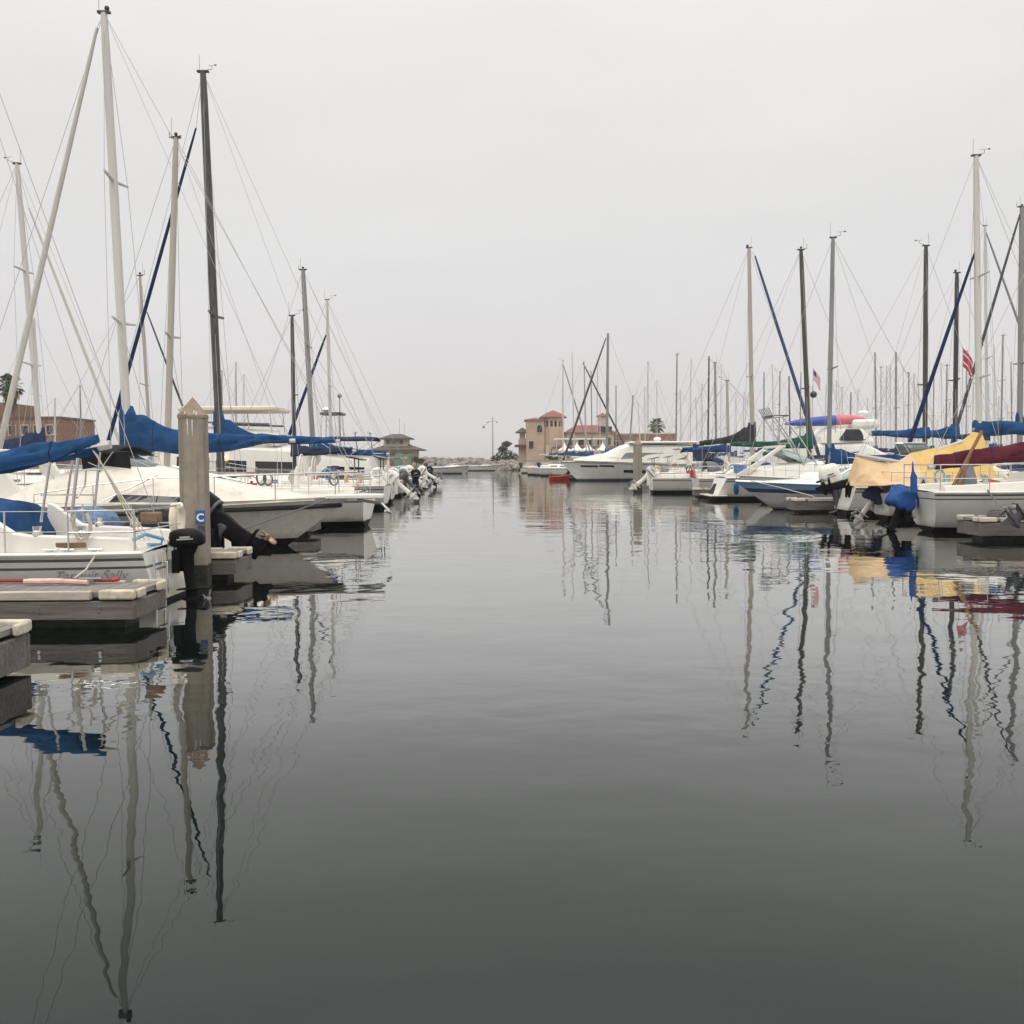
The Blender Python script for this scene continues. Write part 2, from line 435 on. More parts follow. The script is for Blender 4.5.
# ------------------------------------------------------------------ water
def water_material():
    m = bpy.data.materials.new("harbour_water")
    m.use_nodes = True
    n, l = m.node_tree.nodes, m.node_tree.links
    b = n["Principled BSDF"]
    n.remove(b)
    body = n.new("ShaderNodeBsdfDiffuse")
    body.inputs["Color"].default_value = (.0035, .0072, .0062, 1)
    gl = n.new("ShaderNodeBsdfGlossy")
    gl.inputs["Color"].default_value = (.988, 1, .992, 1)
    gl.inputs["Roughness"].default_value = .012
    lw = n.new("ShaderNodeLayerWeight")
    lw.inputs["Blend"].default_value = .5
    fr = n.new("ShaderNodeValToRGB")
    fr.color_ramp.elements[0].position = 0
    fr.color_ramp.elements[0].color = (.02, .02, .02, 1)
    fr.color_ramp.elements[1].position = 1
    fr.color_ramp.elements[1].color = (.97, .97, .97, 1)
    for p_, v_ in ((.524, .076), (.60, .115), (.68, .185), (.724, .245), (.77, .365), (.79, .42), (.845, .58), (.904, .73), (.963, .86)):
        e_ = fr.color_ramp.elements.new(p_)
        e_.color = (v_, v_, v_, 1)
    l.new(lw.outputs["Facing"], fr.inputs[0])
    mixs = n.new("ShaderNodeMixShader")
    l.new(fr.outputs[0], mixs.inputs[0]); l.new(body.outputs[0], mixs.inputs[1]); l.new(gl.outputs[0], mixs.inputs[2])
    l.new(mixs.outputs[0], n["Material Output"].inputs["Surface"])
    g = n.new("ShaderNodeNewGeometry")
    def layer(scale, stretch, amp, detail=1.5, rot=0.0, mask=None):
        mpn = n.new("ShaderNodeMapping")
        mpn.inputs["Scale"].default_value = stretch
        mpn.inputs["Rotation"].default_value = (0, 0, rot)
        l.new(g.outputs["Position"], mpn.inputs[0])
        t = n.new("ShaderNodeTexNoise")
        t.inputs["Scale"].default_value = scale
        t.inputs["Detail"].default_value = detail
        t.inputs["Roughness"].default_value = .45
        l.new(mpn.outputs[0], t.inputs["Vector"])
        ml = n.new("ShaderNodeMath"); ml.operation = 'MULTIPLY'
        l.new(t.outputs["Fac"], ml.inputs[0]); ml.inputs[1].default_value = amp
        if mask is not None:
            m2 = n.new("ShaderNodeMath"); m2.operation = 'MULTIPLY'
            l.new(ml.outputs[0], m2.inputs[0]); l.new(mask, m2.inputs[1])
            return m2.outputs[0]
        return ml.outputs[0]
    # cat's-paws: patches and bands where the breeze ripples the surface
    mk = n.new("ShaderNodeMapping")
    mk.inputs["Scale"].default_value = (.05, .16, 1)
    l.new(g.outputs["Position"], mk.inputs[0])
    tk = n.new("ShaderNodeTexNoise")
    tk.inputs["Scale"].default_value = 1.0
    tk.inputs["Detail"].default_value = 3
    l.new(mk.outputs[0], tk.inputs["Vector"])
    rk = n.new("ShaderNodeMapRange")
    rk.inputs["From Min"].default_value = .38
    rk.inputs["From Max"].default_value = .66
    rk.inputs["To Min"].default_value = .08
    rk.inputs["To Max"].default_value = 1.35
    l.new(tk.outputs["Fac"], rk.inputs["Value"])
    mc = n.new("ShaderNodeMapping"); mc.inputs["Scale"].default_value = (.11, .2, 1); mc.inputs["Location"].default_value = (7, 3, 0)
    l.new(g.outputs["Position"], mc.inputs[0])
    tcw = n.new("ShaderNodeTexNoise"); tcw.inputs["Scale"].default_value = 1.0; tcw.inputs["Detail"].default_value = 2
    l.new(mc.outputs[0], tcw.inputs["Vector"])
    rc = n.new("ShaderNodeMapRange")
    rc.inputs["From Min"].default_value = .35; rc.inputs["From Max"].default_value = .65
    rc.inputs["To Min"].default_value = .25; rc.inputs["To Max"].default_value = 1.6
    l.new(tcw.outputs["Fac"], rc.inputs["Value"])
    # the ripple is livelier out in the open fairway than under the docks
    sy = n.new("ShaderNodeSeparateXYZ")
    l.new(g.outputs["Position"], sy.inputs[0])
    ry = n.new("ShaderNodeMapRange")
    ry.inputs["From Min"].default_value = 9
    ry.inputs["From Max"].default_value = 34
    ry.inputs["To Min"].default_value = .45
    ry.inputs["To Max"].default_value = 2.2
    l.new(sy.outputs["Y"], ry.inputs["Value"])
    far_ = n.new("ShaderNodeMath"); far_.operation = 'MULTIPLY'
    l.new(ry.outputs[0], far_.inputs[0]); l.new(rk.outputs[0], far_.inputs[1])
    a = layer(.62, (1, 1.25, 1), .0115, 1.0, .5)
    c = layer(1.8, (1, 1.3, 1), .0036, 2.2, -.4, rc.outputs[0])
    d = layer(6.5, (1, 1.6, 1), .0008, 1.5, .2, far_.outputs[0])
    s1 = n.new("ShaderNodeMath"); s1.operation = 'ADD'
    l.new(a, s1.inputs[0]); l.new(c, s1.inputs[1])
    s2 = n.new("ShaderNodeMath"); s2.operation = 'ADD'
    l.new(s1.outputs[0], s2.inputs[0]); l.new(d, s2.inputs[1])
    bp = n.new("ShaderNodeBump")
    bp.inputs["Strength"].default_value = 1
    bp.inputs["Distance"].default_value = 1
    l.new(s2.outputs[0], bp.inputs["Height"])
    for s_ in (body, gl, lw):
        l.new(bp.outputs[0], s_.inputs["Normal"])
    return m
mb = MB()
mb.add([(-4000, -300, 0), (4000, -300, 0), (4000, 6000, 0), (-4000, 6000, 0)], [(0, 1, 2, 3)])
tag(mb.build("water", water_material()), kind="structure")
# ------------------------------------------------------------------ boat builders
class Hull:
    def __init__(s, L, B, fbs, fbb, tr=.72, draft=.45, over=.9, rake=.12, p=.36, fm=.42, sag=.05, flare=.1, rowspec=None, tuck=0.0):
        s.tuck = tuck
        s.L, s.B, s.fbs, s.fbb, s.tr, s.draft, s.over, s.rake, s.p, s.fm, s.sag, s.flare = L, B, fbs, fbb, tr, draft, over, rake, p, fm, sag, flare
        # rows: heights and the material index of the band under each of them
        s.rows = rowspec or [(('a', -1), 0), (('a', -.45), 0), (('a', .08), 0), (('a', .16), 0), (('f', .3), 2), (('f', .6), 2), (('f', .80), 2), (('f', .86), 3), (('f', 1), 2)]
    def hb(s, t):
        if t < s.fm:
            return s.B / 2 * (s.tr + (1 - s.tr) * sin(t / s.fm * pi / 2))
        u = (t - s.fm) / (1 - s.fm)
        return max(.03, s.B / 2 * max(0.0, 1 - u ** 2.3) ** .9)
    def zs(s, t):
        return s.fbs + (s.fbb - s.fbs) * t ** 1.6 - s.sag * sin(pi * t)
    def pt(s, t, z, side, out=0.0):
        zt = s.zs(t)
        d = s.draft * (1 - .75 * t ** 4) * (1 - s.tuck * (1 - t) ** 5)
        u = min(1, max(0, (z + d) / (zt + d)))
        wd = s.hb(t) * u ** (s.p + s.flare * t * t) + (out if u > 0 else 0)
        x = s.L * t - s.over * (1 - u) * t ** 4 + s.rake * (1 - u) * (1 - t) ** 6
        return Vector((x, side * wd, z if u > 0 else -d))
    def z_of(s, t, spec):
        k, v = spec
        d = s.draft * (1 - .75 * t ** 4) * (1 - s.tuck * (1 - t) ** 5)
        if k == 'a':
            return v * d if v < 0 else v
        return lerp(.09, s.zs(t), v)
    def build(s, root, mats, nt=22, name="hull"):
        mb = MB()
        ts = [i / nt for i in range(nt + 1)]
        n = len(s.rows)
        for side in (1, -1):
            vs = []
            for t in ts:
                for spec, mi in s.rows:
                    vs.append(s.pt(t, s.z_of(t, spec), side))
            for i in range(nt):
                for j in range(n - 1):
                    a = i * n + j
                    mb.add([vs[a], vs[a + 1], vs[a + n + 1], vs[a + n]], [(0, 1, 2, 3)], s.rows[j + 1][1])
        for j in range(n - 1):
            q = [s.pt(0, s.z_of(0, s.rows[k][0]), sd) for k, sd in ((j, 1), (j + 1, 1), (j + 1, -1), (j, -1))]
            mi = s.rows[j + 1][1]
            mb.add(q, [(0, 1, 2, 3)], 2 if mi == 3 else mi)
        o = mb.build(name, mats, root, angle=50)
        # weld so that the shading is continuous
        bm = bmesh.new(); bm.from_mesh(o.data)
        bmesh.ops.remove_doubles(bm, verts=bm.verts, dist=.0005)
        bmesh.ops.recalc_face_normals(bm, faces=bm.faces)
        bm.to_mesh(o.data); bm.free()
        o.data.set_sharp_from_angle(angle=radians(40))
        return o
    def deck(s, root, m, nt=16, drop=.0, camber=.04, name="deck"):
        mb = MB()
        ys = (-1, -.6, 0, .6, 1)
        vs = []
        for i in range(nt + 1):
            t = i / nt * .995
            for y in ys:
                vs.append((s.L * t, y * s.hb(t) * .985, s.zs(t) - drop + camber * (1 - y * y)))
        fs = [(i * 5 + j, i * 5 + j + 1, i * 5 + j + 6, i * 5 + j + 5) for i in range(nt) for j in range(4)]
        mb.add(vs, fs)
        return mb.build(name, m, root)
    def rail_strip(s, root, m, r=.025, f=1.0, nt=22, name="rub_rail", t0=0.0, t1=1.0):
        mb = MB()
        for side in (1, -1):
            path = []
            for i in range(nt + 1):
                t = lerp(t0, t1, i / nt)
                path.append(s.pt(t, lerp(.09, s.zs(t), f), side, .008))
            mb.tube(path, r, 6)
        return mb.build(name, m, root)

def trunk_ring(st):
    x, wb, wt, z0, z1 = st
    h = z1 - z0
    right = [(-wb, z0), (-(wb * .35 + wt * .65), z0 + .62 * h), (-wt, z0 + .85 * h), (-wt * .86, z0 + .97 * h)]
    pts = right + [(0, z1 + .05 * wt)] + [(-y, z) for y, z in right[::-1]]
    return [Vector((x, y, z)) for y, z in pts]

def trunk(root, sts, m, name="cabin", angle=30):
    mb = MB()
    mb.loft([trunk_ring(s) for s in sts], closed=True)
    return mb.build(name, m, root, angle=angle)

def trunk_at(sts, x):
    for a, b in zip(sts, sts[1:]):
        if a[0] <= x <= b[0]:
            k = (x - a[0]) / max(1e-6, b[0] - a[0])
            return [lerp(p, q, k) for p, q in zip(a, b)]
    return list(sts[-1] if x > sts[-1][0] else sts[0])

def trunk_window(parent, sts, xa, xb, v0, v1, m, side=-1, name="window", rake=0.0, n=8, out=.009, taper=0.0):
    """dark pane set just proud of a cabin side; v is the height share 0..1 below the shoulder"""
    mb = MB()
    top, bot = [], []
    for i in range(n + 1):
        k = i / n
        vv0 = v0 + taper * k * (v1 - v0) * .5
        vv1 = v1 - taper * k * (v1 - v0) * .5
        for lst, v, off in ((bot, vv0, 0), (top, vv1, rake)):
            x = lerp(xa, xb, k) + off
            st = trunk_at(sts, x)
            _, wb, wt, z0, z1 = st
            ym = wb * .35 + wt * .65
            y = lerp(wb, ym, v)
            lst.append(Vector((x, side * (y + out), lerp(z0, z0 + .62 * (z1 - z0), v))))
    inn = [p - Vector((0, side * .02, 0)) for p in bot]
    int_ = [p - Vector((0, side * .02, 0)) for p in top]
    rings = [[bot[i], top[i], int_[i], inn[i]] for i in range(n + 1)]
    mb.loft(rings)
    return mb.build(name, m, parent, smooth=False)

def superring(cx, cy, z, rx, ry, e=2.6, n=16):
    r = []
    for k in range(n):
        a = 2 * pi * k / n
        c, s_ = cos(a), sin(a)
        r.append(Vector((cx + rx * math.copysign(abs(c) ** (2 / e), c), cy + ry * math.copysign(abs(s_) ** (2 / e), s_), z)))
    return r

def outboard(root, at, s=1.0, tilt=0.0, cowl=None, leg=None, prop=None, yaw=0.0, trim=None, tiller=False, cover=None, label=None, ch=1.0, fat=1.0):
    """outboard motor clamped on a transom; aft is -x of the boat"""
    cowl = cowl or BLK; leg = leg or BLKM; prop = prop or PROP
    a = radians(tilt)
    R = Matrix.Rotation(yaw, 3, 'Z')
    at = Vector(at)
    def T(p, fixed=False):
        x, y, z = p[0] * s, p[1] * s, p[2] * s
        if not fixed:
            x, z = x * cos(a) + z * sin(a), -x * sin(a) + z * cos(a)
        return at + R @ Vector((x, y, z))
    def mapmb(mb, fixed=False):
        mb.v = [tuple(T(v, fixed)) for v in mb.v]
        return mb
    # leg: the main mesh of the part
    mb = MB()
    prof = [(.20, -.19, .19, .13), (.12, -.19, .15, .11), (.02, -.18, .105, .075), (-.25, -.185, .088, .055), (-.47, -.20, .085, .042), (-.50, -.21, .13, .05), (-.53, -.20, .085, .04), (-.66, -.20, .10, .035), (-.76, -.19, .09, .03)]
    mb.loft([superring(cx, 0, z, rx * (fat if z < .1 else 1), ry * fat, 2.4 if fat == 1 else 3.5, 12) for z, cx, rx, ry in prof])
    mb.box((-.23, 0, -.50), (.46, .20, .018))
    mb.tube([(-.02, 0, -.68), (-.06, 0, -.68), (-.2, 0, -.68), (-.34, 0, -.68), (-.40, 0, -.68)], [.02, .05, .065, .06, .045], 10)
    mb.add([(-.10, -.012, -.72), (-.32, -.012, -.72), (-.30, -.006, -.92), (-.24, -.006, -.92),
            (-.10, .012, -.72), (-.32, .012, -.72), (-.30, .006, -.92), (-.24, .006, -.92)],
           [(0, 1, 2, 3), (7, 6, 5, 4), (0, 3, 7, 4), (1, 5, 6, 2), (2, 6, 7, 3)])
    g = mapmb(mb).build("outboard_motor", [leg], root, angle=40)
    if label: g["label"] = label
    # bracket
    mb = MB()
    for y in (-.12, .12):
        mb.box((-.03, y, -.05), (.12, .03, .36))
    mb.box((.06, 0, -.02), (.05, .24, .26))
    mapmb(mb, True).build("bracket", leg, g, bevel=.006)
    # propeller
    mb = MB()
    mb.tube([(-.40, 0, -.68), (-.50, 0, -.68)], [.045, .03], 10)
    for k in range(3):
        b = 2 * pi * k / 3 + .4
        vs = []
        for rr, wd, pt in ((.04, .03, .03), (.10, .075, .035), (.16, .085, .03), (.19, .04, .015)):
            for sg in (-1, 1):
                ang = b + sg * wd / max(rr, .05) * .5
                vs.append((-.45 + sg * pt, rr * cos(ang), -.68 + rr * sin(ang)))
        mb.add(vs, [(0, 2, 3, 1), (2, 4, 5, 3), (4, 6, 7, 5)])
    o = mapmb(mb).build("propeller", prop, g)
    sol = o.modifiers.new("thick", 'SOLIDIFY'); sol.thickness = .008 * s
    # cowling
    mb = MB()
    prof = [(.17, -.19, .20, .125), (.20, -.19, .255, .165), (.26, -.195, .28, .18), (.42, -.20, .275, .178), (.54, -.185, .245, .16), (.60, -.17, .19, .125), (.625, -.16, .10, .07), (.63, -.16, .04, .03)]
    prof = [(.17 + (z - .17) * ch, a_, b_, c_) for z, a_, b_, c_ in prof]
    if cover is None:
        mb.loft([superring(cx, 0, z, rx, ry, 3.2, 18) for z, cx, rx, ry in prof])
        c = mapmb(mb).build("cowling", cowl, g, angle=50)
        mb = MB()
        mb.loft([superring(-.19, 0, z, .262 + q, .172 + q, 3.2, 18) for z, q in ((.215, .016), (.24, .022), (.262, .016))])
        mapmb(mb).build("cowling_band", trim or OBG, g)
        mb = MB()
        for sd in (-1, 1):
            mb.box((-.22, sd * .183, .17 + .20 * ch), (.26, .006, .018)); mb.box((-.22, sd * .183, .17 + .25 * ch), (.16, .006, .03))
        mapmb(mb).build("decal", STEEL if cowl is not OBW else STRIPE, g, smooth=False)
        mb = MB(); mb.tube([(.02, .08, .18), (.14, .10, .10), (.22, .10, -.02), (.34, .06, -.02)], .016, 6)
        mapmb(mb, True).build("control_cable", BLKM, g)
    else:
        rings = []
        for z, cx, rx, ry in [(.0, -.2, .20, .15), (.04, -.2, .30, .21), (.12, -.2, .34, .24)] + [(z + .03, cx, rx * 1.18, ry * 1.2) for z, cx, rx, ry in prof[2:]]:
            ring = superring(cx, 0, z, rx, ry, 2.6, 22)
            for k, p in enumerate(ring):
                q = noise.noise(Vector((p.x * 5, p.y * 6, p.z * 3)) + Vector((at.x, at.y, 3)))
                p.x += .11 * q; p.y += .10 * q; p.z += .035 * sin(k * 1.9) + .05 * q
            rings.append(ring)
        mb.loft(rings)
        mapmb(mb).build("motor_cover", cover, g, angle=180)
    if tiller:
        mb = MB()
        mb.tube([(.05, 0, .16), (.35, .02, .17), (.62, .04, .19)], [.022, .02, .018], 8)
        mapmb(mb).build("tiller", BLKM, g)
    return g

def boom_cover(root, m, e, cm, h=.45, wd=.17, collar=.0, sag=.12, name="sail_cover", seed=0, endh=.14, ridge=None, n=56, boom=True, belly=0.0):
    """canvas sail cover laced round a boom that runs from m (mast) to e"""
    m, e = Vector(m), Vector(e)
    ax = (e - m); ln = ax.length
    ax.normalize()
    sd = Vector((-ax.y, ax.x, 0)).normalized()
    if boom:
        mb = MB()
        mb.tube([m - ax * .05, e + ax * .15], .055, 8)
        mb.build("boom", ALU, root)
    rings = []
    k = 24
    for i in range(n + 1):
        u = i / n
        c = m.lerp(e, u)
        top = lerp(h, endh, u ** .8) + collar * .7 * (1 if u * ln < .38 else (.62 if u * ln < .62 else .62 * exp(-((u * ln - .62) / .5))))
        bot = lerp(sag, .07, u) + belly * sin(pi * min(1, u * 1.1)) ** 2
        wv = wd * lerp(1, .55, u)
        ring = []
        for j in range(k):
            a = 2 * pi * j / k
            s_, c_ = sin(a), cos(a)
            zz = top * s_ if s_ > 0 else bot * s_
            yy = wv * math.copysign(abs(c_) ** (1.25 if s_ > 0 else .8), c_)
            p = c + sd * yy + Vector((0, 0, zz))
            q = noise.noise(Vector((u * ln * 1.3 + seed * 7.1, j * .34, seed)))
            q2 = sin(u * ln * 5.2 + a * 1.6 + seed) * .35
            q3 = (1 - abs(sin(u * ln * 2.6 + a * 1.1 + 2.2 * noise.noise(Vector((u * ln * .8, seed, 1)))))) ** 3
            p += sd * (c_ * (.06 * (q + q2 * .5) - .065 * q3)) + Vector((0, 0, .055 * q + .016 * q2 - .045 * q3 * (1 if s_ > 0 else -.6)))
            ring.append(p)
        rings.append(ring)
    mb = MB()
    mb.loft(rings)
    o = mb.build(name, cm, root, angle=70)
    q = max(4, int(n * .95 / max(1.0, ln)))
    for i in range(q, n - 1, q):
        cc = m.lerp(e, i / n)
        mb = MB(); mb.tube([cc + (p - cc) * 1.012 + ax * .004 for p in rings[i]] + [cc + (rings[i][0] - cc) * 1.012], .011, 4)
        mb.build("sail_tie", BLUEJ, o)
    return o

def mast(root, base, top, r, m, spread=(.52,), sm=None, vane=True, n=10, dirx=1):
    base, top = Vector(base), Vector(top)
    mb = MB()
    mb.tube([base, base.lerp(top, .6), base.lerp(top, .93), top], [r, r, r * .9, r * .72], n)
    o = mb.build("mast", m, root)
    tips = []
    for f in spread:
        c = base.lerp(top, f)
        sl = (top - base).length * .052 + .15
        mb = MB()
        for sg in (-1, 1):
            tp = c + Vector((-.08, sg * sl, .06))
            mb.tube([c, tp], [r * .45, r * .3], 6)
            tips.append((sg, tp))
        mb.build("spreader", sm or m, o)
    if vane:
        mb = MB()
        kind = int(abs(top.z * 37 + base.x * 11)) % 4
        mb.box(top + Vector((0, 0, .02)), (r * 2.9, r * 1.2, .05))
        mb.tube([top + Vector((.12, .03, 0)), top + Vector((.12, .03, .6))], r * .03 + .003, 5)
        if kind == 1:
            mb.tube([top + Vector((-.2, .1, .04)), top + Vector((.24, -.1, .04))], .014, 5)
            mb.tube([top + Vector((.24, -.1, .04)), top + Vector((.24, -.1, .26))], .011, 5)
            mb.ball(top + Vector((0, 0, .12)), .06, n=8, m=5)
            mb.build('masthead_gear', MASTD, o, smooth=False)
            return o, tips
        if kind == 2:
            mb.ball(top + Vector((-.08, 0, .12)), .07, n=8, m=5)
            mb.build('masthead_gear', MASTD, o, smooth=False)
            return o, tips
        mb.tube([top + Vector((-.05, 0, .05)), top + Vector((-.32, -.05, .12)), top + Vector((-.32, -.05, .24))], r * .05 + .004, 5)
        q = top + Vector((-.32, -.05, .25))
        mb.tube([q + Vector((-.16, .05, 0)), q + Vector((.15, -.04, 0))], .006, 5)
        mb.box(q + Vector((-.15, .05, 0)), (.08, .01, .05))
        mb.build("masthead_gear", MASTD, o, smooth=False)
    return o, tips

def rails(root, H, pul=True, push=True, h=.58, st=(.2, .34, .48, .62, .76), life=True, r=.013, inset=.94):
    def q(t, side, z):
        return Vector((H.L * t, side * H.hb(t) * inset, H.zs(t) + z))
    if pul:
        mb = MB()
        pth = [q(.86, 1, 0), q(.865, 1, h), q(.95, 1, h + .04), Vector((H.L * 1.015, 0, H.zs(1) + h + .05)), q(.95, -1, h + .04), q(.865, -1, h), q(.86, -1, 0)]
        mb.tube(pth, r, 6)
        for sd in (1, -1):
            mb.tube([q(.96, sd, 0), q(.955, sd, h)], r, 6)
            mb.tube([q(.865, sd, h * .5), q(.96, sd, h * .5)], r * .8, 6)
        mb.build("pulpit", STEEL, root)
    if push:
        mb = MB()
        pth = [q(.12, 1, 0), q(.12, 1, h), q(.015, 1, h), Vector((.02, 0, H.zs(0) + h)), q(.015, -1, h), q(.12, -1, h), q(.12, -1, 0)]
        mb.tube(pth, r, 6)
        mb.tube([q(.12, 1, h * .5), q(.015, 1, h * .5), q(.015, -1, h * .5), q(.12, -1, h * .5)], r * .8, 6)
        for sd in (1, -1):
            mb.tube([q(.015, sd, 0), q(.015, sd, h)], r, 6)
        mb.build("pushpit", STEEL, root)
    if life:
        for t in st:
            for sd in (1, -1):
                mb = MB(); mb.tube([q(t, sd, 0), q(t, sd, h)], r * .85, 5); mb.build("stanchion", STEEL, root)
        mb = MB()
        for z in (h, h * .52):
            for sd in (1, -1):
                mb.tube([q(t, sd, z) for t in (.12,) + tuple(st) + (.865,)], .005, 4)
        mb.build("lifeline", WIRE, root)

def stay(root, a, b, r=.006, name="stay", m=None):
    mb = MB(); mb.tube([a, b], r, 4)
    return mb.build(name, m or WIRE, root)

def fender(root, p, m=None, r=.11, l=.5):
    mb = MB()
    p = Vector(p)
    mb.tube([p + Vector((0, 0, l * .5)), p + Vector((0, 0, l * .42)), p + Vector((0, 0, l * .3)), p - Vector((0, 0, l * .3)), p - Vector((0, 0, l * .42)), p - Vector((0, 0, l * .5))], [r * .2, r * .65, r, r, r * .65, r * .2], 12)
    mb.tube([p + Vector((0, 0, l * .5)), p + Vector((0, 0, l * .5 + .4))], .008, 4)
    return mb.build("fender", m or WHITE, root)

def dodger(root, x0, x1, wd, z0, z1, m, name="spray_hood", win=True):
    rings = []
    for i in range(9):
        u = i / 8
        x = lerp(x0, x1, u)
        h = (z1 - z0) * sin(min(1, u * 1.6 + .72) * pi / 2) if u < .3 else (z1 - z0) * (1 - ((u - .3) / .7) ** 1.8)
        h = max(.03, h)
        k = 1 - .12 * u
        ring = []
        for j in range(11):
            a = pi * j / 10
            c = cos(a)
            ring.append(Vector((x, wd * k * math.copysign(abs(c) ** .6, c), z0 + h * sin(a) ** .55)))
        rings.append(ring)
    mb = MB(); mb.loft(rings, closed=False, cap=False)
    o = mb.build(name, m, root, angle=60)
    sol = o.modifiers.new("thick", 'SOLIDIFY'); sol.thickness = .02
    return o

def bimini(root, x0, x1, wd, z, m, zfoot, name="bimini", r=.014):
    mb = MB()
    vs, n, k = [], 6, 8
    for i in range(n + 1):
        u = i / n
        for j in range(k + 1):
            y = lerp(-1, 1, j / k)
            vs.append((lerp(x0, x1, u), wd * y, z - .16 * abs(y) ** 2.5 - .05 * (2 * u - 1) ** 2 + .015 * sin(u * pi * 3)))
    mb.add(vs, [(i * (k + 1) + j, i * (k + 1) + j + 1, (i + 1) * (k + 1) + j + 1, (i + 1) * (k + 1) + j) for i in range(n) for j in range(k)])
    o = mb.build(name, m, root)
    sol = o.modifiers.new("thick", 'SOLIDIFY'); sol.thickness = .03
    mb = MB()
    for sd in (-1, 1):
        for xx in (x0, x1):
            mb.tube([((x0 + x1) / 2, sd * wd, zfoot), (xx, sd * wd * .99, z - .17)], r, 6)
    mb.build("bimini_frame", STEEL, o)
    return o

def sailboat(label, D, stern, bow_dir, L=None, B=None, mp=None, mx=None, H=None, mr=.07, mm=None, spread=(.52,), boom=None, jib=None,
             fb=(.85, 1.1), hull=None, low=BLACKB, detail=2, group=None, cat="sailboat", hood=None, spec=None, base_z=1.25, motor=None, rake=.12, over=1.1, vane=True,
             cabin_h=.38, push=True, sag=.05, name="sailboat", cabin=True, lines=True):
    root = thing(name, label, cat, (stern, D, 0), 0 if bow_dir > 0 else pi, group)
    mm = mm or ALU
    if mp:
        t = P(mp[0][0], mp[0][1], D); b = P(mp[1][0], mp[1][1], D)
        k = (base_z - t.z) / (b.z - t.z)
        top = to_local(root, t); bas = to_local(root, t + (b - t) * k)
    else:
        bas, top = Vector((mx, 0, base_z)), Vector((mx - .1, 0, H))
    if L is None:
        L = bas.x / .58
    B = B or L * .31
    HL = Hull(L, B, fb[0], fb[1], rake=rake, over=over, sag=sag, tuck=.93, p=.40)
    hm = hull or [low, STRIPE, GELW, STRIPE]
    HL.build(root, hm, nt=22 if detail > 1 else 12)
    HL.deck(root, DECK, nt=14 if detail > 1 else 8)
    if detail > 1:
        HL.rail_strip(root, TEAK if spec == 'teak' else ALU, .022, name="toe_rail")
    sts = None
    if cabin:
        x0, x1 = .32 * L, .74 * L
        sts = []
        for i in range(9):
            u = i / 8
            x = lerp(x0, x1, u)
            wv = HL.hb(x / L) * .66 * (1 - .18 * u)
            zz = HL.zs(x / L) + .02
            hh = cabin_h * (1 - .45 * u ** 2) if u < .98 else .06
            sts.append((x, wv, wv * .84, zz, zz + hh))
        cb = trunk(root, sts, GELW)
        for sd in (-1, 1):
            if detail > 1:
                trunk_window(cb, sts, lerp(x0, x1, .08), lerp(x0, x1, .34), .30, .85, GLASS, sd)
                trunk_window(cb, sts, lerp(x0, x1, .42), lerp(x0, x1, .62), .30, .85, GLASS, sd)
            else:
                trunk_window(cb, sts, lerp(x0, x1, .08), lerp(x0, x1, .6), .30, .85, GLASS, sd, n=3)
    if detail > 1:
        for sd in (-1, 1):
            mb = MB()
            rr = []
            for i in range(7):
                x = lerp(.05 * L, .33 * L, i / 6)
                y = HL.hb(x / L) * .72 * sd
                z = HL.zs(x / L)
                rr.append([V(x, y - .09, z), V(x, y - .07, z + .2), V(x, y + .07, z + .2), V(x, y + .09, z)])
            mb.loft(rr); mb.build("coaming", GELW, root, bevel=.02)
        rails(root, HL, push=push)
    M_, tips = mast(root, bas, top, mr, mm, spread, vane=vane and detail > 0, n=10 if detail > 1 else 7)
    rw = .0055 + .00007 * D
    bowp = V(L * .985, 0, HL.zs(1) + .03)
    sternp = V(.05, 0, HL.zs(0) + .03)
    if lines:
        stay(root, top, sternp, rw, "backstay")
        if jib is None or detail > 1:
            stay(root, top, bowp, rw, "forestay")
        for sg, tp in tips[-2:]:
            ch = V(bas.x - .15, sg * HL.hb(bas.x / L) * .95, HL.zs(bas.x / L))
            mb = MB(); mb.tube([top, tp, ch], rw, 4); mb.build("shroud", WIRE, root)
            if detail > 1:
                stay(root, bas.lerp(top, spread[0] - .01), ch + V(-.35, 0, 0), rw, "lower_shroud")
    if jib:
        jm, ja, jb, jr = jib
        a = to_local(root, P(ja[0], ja[1], D)); b = to_local(root, P(jb[0], jb[1], D))
        k = (HL.zs(1) + .25 - a.z) / (b.z - a.z)
        b = a + (b - a) * k
        mb = MB()
        mb.tube([a, a.lerp(b, .08), a.lerp(b, .4), a.lerp(b, .75), a.lerp(b, .97), b], [jr * .5, jr * .75, jr, jr * 1.15, jr * 1.15, jr * .5], 8)
        mb.build("furled_jib", jm, root)
        mb = MB(); mb.tube([b, b - V(0, 0, .12)], [.1, .1], 10); mb.build("furler_drum", STEEL, root)
        stay(root, a, a + (top - a) * .92, rw, "forestay")
    if boom:
        z0, ln, cm, h, collar = boom[:5]
        kw = boom[5] if len(boom) > 5 else {}
        k = (z0 - bas.z) / (top.z - bas.z)
        m0 = bas.lerp(top, k)
        m0.x += mr + .05; m0.y += .0
        boom_cover(root, m0, m0 + V(-ln, 0, kw.pop('rise', .12)), cm, h=h, collar=collar, seed=D, **kw)
        if lines and detail > 1:
            stay(root, m0 + V(-ln * .95, 0, -.05), V(max(.3, m0.x - ln * .95), 0, HL.zs(0) + .1), .008, "mainsheet", ROPEW)
            stay(root, m0 + V(-ln, 0, .1), top, rw * .8, "topping_lift")
    if hood:
        x = .34 * L
        dodger(root, x - .35, x + .8, HL.hb(.34) * .66, HL.zs(.34) + cabin_h * .7, HL.zs(.34) + cabin_h + .55, hood)
    if detail > 1 and cabin:
        clutter(root, HL, L, int(D * 13 + abs(stern) * 7), sts)
